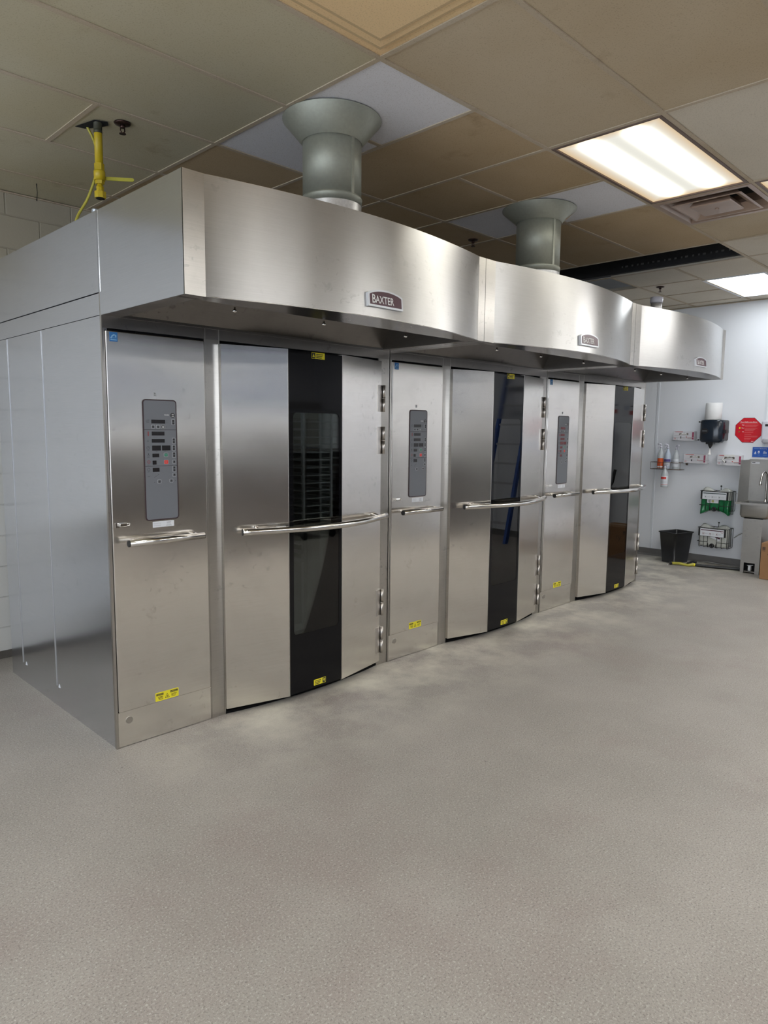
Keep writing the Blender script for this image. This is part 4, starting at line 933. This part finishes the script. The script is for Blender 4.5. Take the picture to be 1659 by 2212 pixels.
# red octagon sign, blue poster, soap dispenser
b = BM(); cy_s, cz_s, R_ = .470, 1.558, .150
prism(b, FW, circ(cy_s, cz_s, R_, 8, PI/8), .0, .002, 1); prism(b, FW, circ(cy_s, cz_s, R_-.004, 8, PI/8), .002, .003, 0)
text(b, 'Know before you throw', FW, cy_s, 1.643, .0175, 2, .0035, 1.0, 'CENTER', bold=.03)
prism(b, FW, rect(.375,1.634,.565,1.6365), .003, .0035, 3)
for s_, z_ in (('Stop',1.612),('Slow',1.578),('Go',1.536)): text(b, s_, FW, .425, z_, .014, 2, .0035, 1, 'RIGHT', bold=.02)
prism(b, FW, circ(.378,1.582,.009,12), .003, .0038, 4); prism(b, FW, circ(.374,1.540,.009,12), .003, .0038, 5)
for k, (a_, c_) in enumerate(((.14,0),(.13,0),(.12,0),(.0,0),(.13,0),(.11,0),(.10,0),(.09,0),(.0,0),(.09,0),(.0,0),(.07,0),(.0,0),(.14,0),(.13,0),(.0,0),(.07,0),(.06,0),(.0,0),(.05,0))):
    if a_: prism(b, FW, rect(.432,1.615-k*.0095,.432+a_,1.6175-k*.0095), .003, .0035, 3)
prism(b, FW, rect(.505,1.432,.530,1.438), .003, .0035, 2)
o = obj('octagon_sign', b, [SIGNR, simple('sign_border',(.12,.02,.04),.5), WINK, simple('pale_pink_print',(.72,.22,.22),.5), YELL, simple('olive_dot',(.25,.13,.02),.5)]); tag(o, 'red octagonal notice with white lettering on the far wall right of the dispenser', 'sign')
FWp = Fr((XR-.0065,0,0),(0,-1,0),(0,0,1))
b = BM(); prism(b, FWp, rect(.530,1.260,.800,1.372), 0, .002, 0)
text(b, 'Handwashing', FWp, .60, 1.352, .014, 1, .0025, 1)
prism(b, FWp, rect(.545,1.356,.595,1.359), .002, .0025, 2)
prism(b, FWp, [(.548,1.297),(.570,1.297),(.566,1.315),(.560,1.326),(.556,1.315)], .002, .0025, 1); prism(b, FWp, rrect(.588,1.303,.604,1.330,.004,3), .002, .0025, 1); prism(b, FWp, rrect(.592,1.308,.600,1.318,.002,3), .0025, .003, 0)
for k in range(4): prism(b, FWp, [(.640+.01*k,1.300),(.644+.01*k,1.300),(.652+.008*k,1.33-.004*k),(.648+.008*k,1.33-.004*k)], .002, .0025, 1)
prism(b, FWp, rrect(.70,1.30,.73,1.33,.01,3), .002,.0025,1); prism(b, FWp, rect(.548,1.283,.572,1.285), .002,.0025,2); prism(b, FWp, rect(.585,1.283,.61,1.285), .002,.0025,2); prism(b, FWp, rect(.64,1.283,.68,1.285), .002,.0025,2)
o = obj('hygiene_poster', b, [SIGNB, WINK, BLUEW]); tag(o, 'blue hand hygiene notice with white icons above the sink', 'poster')
t = thing('soap_dispenser', 'white soap dispenser cut by the right picture edge above the sink', 'dispenser', (XR, -.70, 1.42))
b = BM(); bevbox(b, XR-.09,XR-.0, -.755,-.628, 1.425,1.665, .018, seg=4); obj('housing', b, WPLAST, t)
b = BM(); bevbox(b, XR-.105,XR-.03, -.735,-.645, 1.415,1.47, .018, seg=3); obj('push_bar', b, simple('grey_push_bar',(.38,.38,.42),.4), t)
b = BM(); box(b, XR-.0915,XR-.09, -.70,-.665, 1.60,1.625); obj('window', b, BLKPL, t)

# wire racks with liquid bags
def rack(zt, zm, zb, lab, cat_l, green):
    yl, yr = -.078, -.385; xf = XR-.19; r = .0032
    t = thing('wire_rack', lab, 'wire rack', (XR-.1, -.23, zb), 'black wire racks on the far wall')
    b = BM(); zf = zb
    tube(b, [(XR-.004,yl+.02,zt),(xf,yl+.02,zt),(xf,yr,zt),(XR-.004,yr,zt)], r, 8); tube(b, [(XR-.004,yl+.02,zt),(XR-.004,yr,zt)], r, 8)
    cxy = -.222
    tube(b, [(XR-.004,yl+.02,zm),(xf,yl+.02,zm),(xf,cxy+.055,zm),(xf,cxy+.045,zm-.02),(xf,cxy+.042,zb)], r, 8)
    tube(b, [(xf,cxy-.042,zb),(xf,cxy-.045,zm-.02),(xf,cxy-.055,zm),(xf,yr,zm),(XR-.004,yr,zm)], r, 8)
    for yy in (yl, yl-.05, cxy+.05, cxy-.05, yr+.06, yr):
        tube(b, [(xf,yy,zt),(xf,yy,zb+.01),(xf+.01,yy,zb),(XR-.02,yy,zb),(XR-.006,yy,zb+.01),(XR-.004,yy,zt)], r*.85, 6)
    for xx in (xf+.06, xf+.12): tube(b, [(xx,yr,zt),(xx,yr,zb),(xx,yl,zb),(xx,yl,zt)], r*.85, 6)
    lathe(b, (XR-.006,cxy+.0,zt+.05), [(.010,0),(.010,.004)], 10, axis=(1,0,0)); tube(b, [(XR-.005,cxy,zt),(XR-.005,cxy,zt+.05)], r, 6)
    obj('frame', b, WIRE, t)
    f = Fr((xf-.005,0,0),(0,-1,0),(0,0,1)); u0, u1 = -yl-.01, -yr-.015
    b = BM(); prism(b, f, rect(u0,zt-.095,u1,zt-.004), 0, .003, 0); pl_ = obj('label_plate', b, BLKPL, t)
    b = BM(); prism(b, f, rect(u0+.02,zt-.093,u1-.02,zt-.008), .003, .004, 0); prism(b, f, rect(u0+.027,zt-.030,u1-.027,zt-.020), .004, .0045, 1)
    if green:
        text(b, 'GREEN HAND SOAP', f, u0+.028, zt-.040, .007, 3, .0046, 1)
    else:
        prism(b, f, circ(u1-.04,zt-.035,.013,14), .0045, .005, 2); prism(b, f, circ(u1-.04,zt-.035,.010,14), .005, .0055, 0)
    for k in range(3):
        x = u0+.045+k*.075; prism(b, f, rrect(x,zt-.078,x+.022,zt-.055,.002,2), .004, .0045, 2 if not green else 3); prism(b, f, rrect(x+.002,zt-.076,x+.020,zt-.057,.002,2), .0045, .005, 0); prism(b, f, rect(x+.007,zt-.070,x+.015,zt-.062), .005,.0055,1)
        for m_ in range(3): prism(b, f, rect(x+.027,zt-.060-m_*.006,x+.060,zt-.0585-m_*.006), .004, .0045, 3)
    obj('instruction_card', b, [WHITEL, simple('teal_ink',(.02,.05,.05),.5) if green else MAROON, REDI, GPRINT], pl_)
    # bag
    t2 = thing('soap_bag' if green else 'clear_bag', 'bag of green liquid soap slumped in the upper wire rack' if green else 'nearly empty clear bag crumpled in the lower wire rack', 'bag', (XR-.1,-.23,zb), None)
    b = BM(); n = 14; m_ = 10; y0b, y1b = yl+.005, yr+.008; zt_ = zt+.015; V = {}
    for side, xs in ((0, xf+.012), (1, XR-.018)):
        for i in range(n+1):
            for j in range(m_+1):
                u_ = i/n; v_ = j/m_; sag = (.055*(abs(2*u_-1)**2.2)+.0) if green else 0
                z_ = (zb+.012-sag*(1-v_)) + (zt_-zb-.012)*v_ + random.uniform(-.003,.003) + (.022*math.sin(u_*9+side)*max(0,v_-.8)*5 if v_ > .8 else 0)
                x_ = xs + (xf+.09-xs)*(v_**3)*.6 + random.uniform(-.004,.004) - (0.018*(1-v_)*(abs(2*u_-1)**3) if side == 0 and green else 0)
                V[side,i,j] = b.verts.new((x_, y0b+(y1b-y0b)*u_, z_))
    lvl = .62 if green else -1
    def q(*a_, mi=0): f_ = b.faces.new([V[k] for k in a_]); f_.smooth = True; f_.material_index = mi
    for i in range(n):
        for j in range(m_):
            mi = 1 if (j+.5)/m_ < lvl else 0
            q((0,i,j),(0,i+1,j),(0,i+1,j+1),(0,i,j+1), mi=mi); q((1,i,j),(1,i,j+1),(1,i+1,j+1),(1,i+1,j), mi=mi)
        q((0,i,0),(1,i,0),(1,i+1,0),(0,i+1,0), mi=1 if green else 0); q((0,i,m_),(0,i+1,m_),(1,i+1,m_),(1,i,m_))
    for j in range(m_):
        mi = 1 if (j+.5)/m_ < lvl else 0
        q((0,0,j),(0,0,j+1),(1,0,j+1),(1,0,j), mi=mi); q((0,n,j),(1,n,j),(1,n,j+1),(0,n,j+1), mi=mi)
    obj('film', b, [INNERG, simple('green_liquid',(.01,.16,.05),.12,noise=.2,nscale=25) if green else INNERG], t2)
    b = BM(); lathe(b, (xf-.002,cxy,zb+.022), [(.026,.01),(.027,0),(.024,-.012),(.014,-.014),(.012,-.006)], 20, axis=(1,0,0)); obj('cap', b, BLKPL, t2)
    b = BM(); fl_ = Fr((xf+.004,0,0),(0,-1,0),(0,0,1))
    if green: prism(b, fl_, rect(.14,zt-.135,.265,zt-.09), 0, .002, 0); prism(b, fl_, rect(.15,zt-.128,.17,zt-.102), .002,.0025,1); prism(b, fl_, rect(.19,zt-.128,.215,zt-.102), .002,.0025,2)
    else: prism(b, fl_, [(.19,zt-.105),(.30,zt-.140),(.315,zt-.105),(.24,zt-.085)], 0, .002, 0); prism(b, fl_, [(.25,zt-.103),(.305,zt-.120),(.312,zt-.105),(.26,zt-.09)], .002, .0025, 3); prism(b, fl_, rect(.275,zt-.128,.29,zt-.120), .002, .0025, 1)
    obj('bag_label', b, [WHITEL, GPRINT, simple('olive_print',(.4,.4,.15),.6), MAROON], t2)
rack(.862,.698,.636, 'upper black wire wall rack with white card, holding a bag of green soap', '', True)
rack(.436,.275,.212, 'lower black wire wall rack with white card and maroon stripe near the floor', '', False)
b = BM(); tube(b, smooth_path([(XR-.02,-.39,.845),(XR-.015,-.44,.82),(XR-.015,-.52,.79)]), .003, 6); o = obj('soap_tube', b, simple('clear_tube',(.45,.46,.42),.3)); tag(o, 'thin clear tube from the upper wire rack to the sink', 'tube')
b = BM(); tube(b, [(XR-.03,-.405,.33),(XR-.025,-.45,.37),(XR-.02,-.66,.49)], .006, 8); o = obj('drain_tube', b, simple('grey_tube',(.33,.33,.31),.4)); tag(o, 'grey tube running behind the sink pedestal from the lower rack', 'tube')

# wash sink on pedestal
t = thing('pedestal_sink', 'stainless pedestal hand sink with side splash and gooseneck faucet against the far wall', 'sink', (6.93, -.68, 0))
yl, yr = -.515, -.865; xf = 6.735; zr = .775
b = BM(); prism(b, Fr((0,yl,0),(1,0,0),(0,0,1)), [(XR-.004,zr),(XR-.004,1.232),(6.80,1.232),(xf+.03,zr)], -.0, .004); obj('side_splash', b, S_DULL, t); b = BM(); prism(b, Fr((0,yr,0),(1,0,0),(0,0,1)), [(XR-.004,zr),(XR-.004,1.232),(6.80,1.232),(xf+.03,zr)], -.004, .0); sd = obj('side_splash', b, S_DULL, t)
b = BM(); box(b, XR-.012,XR-.002,yr,yl,zr,1.232); box(b, XR-.03,XR-.002,yr,yl,1.228,1.238); obj('back_splash', b, S_DULL, t)
b = BM(); prism(b, Fr((XR-.0125,0,0),(0,-1,0),(0,0,1)), rrect(.530,1.188,.615,1.208,.004,3), 0, .001, 0); prism(b, Fr((XR-.0125,0,0),(0,-1,0),(0,0,1)), rect(.536,1.195,.570,1.202), .001, .0015, 1); obj('maker_label', b, [WHITEL, INK], t)
b = BM(); f_t = Fr((0,0,zr),(0,-1,0),(-1,0,0)); 
ringrect(b, FX, (xf, yr-.012, XR-.004, yl+.012), (xf+.045, yr+.035, XR-.08, yl-.035), zr-.020, zr); box(b, xf-.002,xf+.004,yr-.012,yl+.012,zr-.02,zr+.004); obj('rim', b, S_DULL, t)
b = BM()
def basin_ring(ins, z_, r_): return [(x, y, z_) for x, y in rrect(xf+.035+ins, yr+.028+ins, XR-.075-ins, yl-.028-ins, r_, 5)]
rs = [basin_ring(0,zr-.008,.03), basin_ring(.0,.640,.03), basin_ring(.012,.612,.03), basin_ring(.03,.604,.03)]
for A_, B_ in zip(rs, rs[1:]): strip(b, A_+[A_[0]], B_+[B_[0]])
b.faces.new([b.verts.new(p) for p in rs[-1]]); bmesh.ops.remove_doubles(b, verts=b.verts[:], dist=1e-5); obj('basin', b, S_DULL, t)
b = BM(); x0, x1, ya_, yb_ = 6.775, XR-.07, -.782, -.590
box(b, x0+.004,x1,ya_,ya_+.004,0,.603); box(b, x0+.004,x1,yb_-.004,yb_,0,.603); box(b, x1-.004,x1,ya_,yb_,0,.603)
fP = Fr((x0,0,0),(0,-1,0),(0,0,1)); ringrect(b, fP, (-yb_,.0,-ya_,.603), (-yb_+.035,-.001,-ya_-.045,.118), -.004, 0); obj('pedestal', b, S_DULL, t)
b = BM(); box(b, x0+.09,x0+.10,ya_+.005,yb_-.005,.0,.14); obj('recess', b, DARKV, t)
b = BM(); box(b, x0+.01,x0+.085,-.737,-.627,.016,.024); bevbox(b, x0-.01,x0+.03,-.700,-.672,.034,.090,.003, mi=1); tube(b, [(x0+.02,-.715,.094),(x0+.02,-.655,.086)], .004, 6, mi=1); obj('foot_pedal', b, [S_DULL, simple('white_pedal',(.7,.72,.75),.4)], t)
fx_, fy_ = 6.99, -.735
b = BM(); lathe(b, (fx_,fy_,zr-.0), [(.024,0),(.024,.008),(.016,.012),(.014,.03)], 20); tube(b, smooth_path([(fx_,fy_,zr+.02),(fx_,fy_,zr+.15),(fx_,fy_,zr+.26),(fx_-.012,fy_+.004,zr+.305),(fx_-.055,fy_+.012,zr+.335),(fx_-.105,fy_+.02,zr+.30),(fx_-.125,fy_+.024,zr+.24),(fx_-.130,fy_+.025,zr+.205)],6), .0105, 14); lathe(b, (fx_-.130,fy_+.025,zr+.190), [(.013,0),(.014,.02),(.012,.03)], 14); obj('faucet', b, CHROME, t)
# shelf over pedestal: basin support
# waste bin
t_c = (6.865, .165); t = thing('waste_bin', 'black open-topped plastic waste bin standing on the floor by the far wall', 'bin', (t_c[0], t_c[1], 0))
def loop(hx, hy, z_, r_, ang): 
    ca, sa = math.cos(ang), math.sin(ang); return [(t_c[0]+x*ca-y*sa, t_c[1]+x*sa+y*ca, z_) for x, y in rrect(-hx,-hy,hx,hy,r_,5)]
ang = -.28
def binwall(bb, seq):
    for A_, B_ in zip(seq, seq[1:]): strip(bb, A_+[A_[0]], B_+[B_[0]])
b = BM(); seq = [loop(.125,.088,.004,.02,ang), loop(.158,.118,.352,.028,ang), loop(.168,.128,.356,.03,ang), loop(.169,.129,.366,.03,ang), loop(.160,.120,.368,.028,ang), loop(.156,.116,.352,.026,ang), loop(.121,.084,.012,.02,ang)]
binwall(b, seq); b.faces.new([b.verts.new(p) for p in seq[0]]); b.faces.new([b.verts.new(p) for p in seq[-1]]); bmesh.ops.remove_doubles(b, verts=b.verts[:], dist=1e-5)
obj('bin_body', b, BLKPL, t, fix=False)
# floor tool
t = thing('floor_hose', 'black and yellow hose lying on the floor from the bin to the sink', 'hose', (6.75,-.1,0))
b = BM(); tube(b, smooth_path([(6.655,.115,.020),(6.665,.07,.022),(6.675,.02,.024),(6.695,-.02,.016),(6.70,-.06,.014),(6.725,-.10,.022),(6.75,-.13,.020)]), .0155, 12, mi=0); obj('grip', b, YHOSE, t)
b = BM(); tube(b, smooth_path([(6.742,-.12,.020),(6.78,-.25,.017),(6.82,-.40,.017),(6.88,-.58,.017)]), .016, 12)
tube(b, smooth_path([(6.70,-.05,.030),(6.75,-.06,.040),(6.80,-.07,.045),(6.83,-.10,.035)]), .014, 10); tube(b, [(6.640,.128,.020),(6.656,.113,.021)], .020, 12); obj('black_tube', b, BLKPL, t)
b = BM(); tube(b, [(6.726,-.092,.021),(6.740,-.118,.021)], .0185, 12); obj('yellow_band', b, YELL, t)
b = BM(); tube(b, smooth_path([(6.83,-.10,.03),(6.90,-.2,.045),(6.95,-.35,.03),(6.97,-.58,.02)]), .004, 6); o = obj('floor_cable', b, simple('grey_cable',(.18,.18,.17),.5)); tag(o, 'thin grey cable on the floor behind the black hose', 'cable')
# cardboard box
t = thing('cardboard_box', 'brown cardboard box on the floor right of the sink pedestal', 'box', (6.77,-1.03,0))
b = BM(); bevbox(b, 6.560,6.96,-1.20,-.850,0.002,.386,.003); bx = obj('carton', b, CARD, t)
fb = Fr((6.5595,0,0),(0,-1,0),(0,0,1)); b = BM(); prism(b, fb, rect(.862,.300,.892,.305),0,.0006); prism(b, fb, rect(.862,.312,.892,.345),0,.0006,1)
for k in range(3): prism(b, fb, rect(.865,.318+k*.009,.889,.322+k*.009),.0006,.001)
for p0, p1 in (((.915,.275),(.945,.215)),((.930,.285),(.955,.270)),((.955,.270),(.925,.240)),((.965,.29),(.975,.24))):
    d_ = Vector((p1[0]-p0[0],p1[1]-p0[1])); n_ = Vector((-d_.y,d_.x)).normalized()*.0022
    prism(b, fb, [(p0[0]-n_.x,p0[1]-n_.y),(p1[0]-n_.x,p1[1]-n_.y),(p1[0]+n_.x,p1[1]+n_.y),(p0[0]+n_.x,p0[1]+n_.y)],0,.0006)
obj('marker_writing', b, [simple('marker_brown',(.05,.03,.02),.6), simple('print_brown',(.12,.07,.04),.6)], t)
b = BM(); box(b, 6.75,6.80,-1.20,-.850,.3862,.3868); obj('packing_tape', b, simple('tape_tan',(.42,.28,.15),.3), t)
# drain trap on the wall by the box
b = BM(); tube(b, smooth_path([(XR-.01,-.93,.47),(XR-.07,-.93,.46),(XR-.10,-.93,.41),(XR-.09,-.98,.40),(XR-.03,-1.0,.44)]), .013, 10); o = obj('drain_trap', b, DGREY); tag(o, 'dark curved pipe on the wall above the cardboard box at the right edge', 'pipe')
# small specks
for k, (x, y) in enumerate(((6.60,.135),(6.63,-.26))):
    b = BM(); bmesh.ops.create_icosphere(b, subdivisions=1, radius=.007, matrix=Matrix.Translation((x,y,.005))); 
    for v in b.verts: v.co.z = max(.0, v.co.z*.8)
    o = obj('paper_scrap', b, WINK); tag(o, ('white paper scrap on the floor left of the yellow hose grip', 'white paper scrap on the floor in front of the black hose')[k], 'paper scrap')

# ================================================================== things mirrored in the steel, standing beyond the picture edge
# blue step ladder against the far wall
t = thing('step_ladder', 'blue ladder leaning on the wall beyond the right picture edge, mirrored in the middle oven', 'ladder', (6.8,-2.7,0))
for yy in (-2.50,-2.95):
    b = BM(); prism(b, Fr((0,yy,0),(1,0,0),(0,0,1)), [(6.45,0),(6.52,0),(7.09,2.3),(7.03,2.3)], -.02,.02); obj('rail', b, BLUEP, t)
for k in range(8):
    z = .25+k*.27; x = 6.48+z*.25; b = BM(); box(b, x,x+.08,-2.93,-2.52,z,z+.025); obj('rung', b, simple('rung_alu',(.6,.6,.6),.4,.8) if k == 0 else bpy.data.materials['rung_alu'], t)
# control cabinet and hose reel on the wall
t = thing('control_box', 'white wall control box beyond the right picture edge, mirrored in the farthest oven', 'control box', (XR,-1.5,1.2))
b = BM(); bevbox(b, XR-.16,XR-.002,-1.72,-1.36,1.20,1.62,.006); obj('housing', b, WPLAST, t)
b = BM(); prism(b, Fr((XR-.161,0,0),(0,-1,0),(0,0,1)), rect(1.42,1.33,1.66,1.56),0,.003); obj('window', b, simple('teal_window',(.05,.12,.14),.1), t)
b = BM(); tube(b, smooth_path([(XR-.08,-1.55,1.20),(XR-.10,-1.50,.95),(XR-.12,-1.30,.85),(XR-.10,-1.25,1.05)]), .02, 8); obj('cable', b, BLKPL, t)
b = BM(); lathe(b, (XR-.02,-1.6,.70), [(.23,0),(.23,.15),(.10,.15),(.10,.17),(.03,.17)], 32, axis=(-1,0,0)); o = obj('hose_reel', b, BLKPL); tag(o, 'round black hose reel on the wall beyond the right picture edge', 'hose reel')
for k, (y, z) in enumerate(((-1.15,1.72),(-1.38,1.74),(-1.61,1.75))):
    b = BM(); prism(b, FW, rect(-y-.09,z,-y+.09,z+.16),0,.002,0); prism(b, FW, rect(-y-.07,z+.02,-y+.0,z+.07),.002,.003,1); prism(b, FW, rect(-y+.01,z+.08,-y+.07,z+.13),.002,.003,2); prism(b, FW, rect(-y-.07,z+.12,-y-.01,z+.13),.002,.003,3)
    o = obj('safety_poster', b, [WHITEL, PINK, SBLUE, INK]); tag(o, ('first','second','third')[k]+' white safety poster from the sink, beyond the right picture edge', 'poster', 'safety posters')
# wheeled pan racks along the opposite wall
def pan_rack(x, y, label):
    t = thing('pan_rack', label, 'rack', (x, y, 0), 'pan racks behind the viewer')
    b = BM()
    for a_ in (-.25,.25):
        for c_ in (-.32,.32): box(b, x+a_-.015,x+a_+.015,y+c_-.015,y+c_+.015,.12,1.78); lathe(b, (x+a_,y+c_+.02,.06), [(.055,-.015),(.055,.015)], 16, axis=(0,1,0), mi=1)
    for c_ in (-.32,.32): box(b, x-.25,x+.25,y+c_-.015,y+c_+.015,1.75,1.78); box(b, x-.25,x+.25,y+c_-.015,y+c_+.015,.12,.15)
    for a_ in (-.25,.25): box(b, x+a_-.015,x+a_+.015,y-.32,y+.32,1.75,1.78)
    obj('frame', b, [bpy.data.materials['rack_aluminium'], BLKPL], t)
    for k in range(14):
        b = BM(); z = .25+k*.105; box(b, x-.235,x+.235,y-.32,y+.32,z,z+.012); o = obj('sheet_pan', b, bpy.data.materials['rail_aluminium'], t)
pan_rack(4.9,-4.85,'pan rack behind the viewer, left of its twin'); pan_rack(5.75,-4.85,'pan rack behind the viewer, right of its twin')
# stainless work table outside the left edge, mirrored in the side panel
t = thing('work_table', 'low stainless work table beyond the left picture edge, mirrored in the side panel', 'table', (-1.5,1.4,0))
b = BM(); bevbox(b, -2.9,-.75,1.10,1.72,.86,.90,.004); obj('table_top', b, S_DULL, t)
b = BM(); box(b, -2.85,-.80,1.14,1.68,.25,.27); obj('under_shelf', b, S_DULL, t)
for x in (-2.83,-.82):
    for y in (1.16,1.66): b = BM(); tube(b, [(x,y,0),(x,y,.86)], .02, 10); obj('leg', b, S_DULL, t)
# unseen dark counter, added to put a dark band into the steel reflections
t = thing('counter', 'long dark brown counter added behind the viewer to darken the steel reflections', 'counter', (2.75,-5.75,0))
b = BM(); box(b, -1.5,7.0,-6.1,-5.4,0,1.16); obj('body', b, simple('counter_brown',(.030,.019,.014),.5,noise=.15), t)
b = BM(); bevbox(b, -1.55,7.05,-6.14,-5.36,1.16,1.20,.004); obj('worktop', b, simple('counter_top',(.05,.035,.03),.4), t)
b = BM(); box(b, -1.5,2.9,-7.19,-6.95,1.35,1.38); box(b, 5.3,7.0,-7.19,-6.9,1.2,2.0); o = obj('wall_shelf', b, simple('shelf_grey',(.25,.24,.22),.5)); tag(o, 'grey wall shelves behind the viewer above the counter', 'shelf')
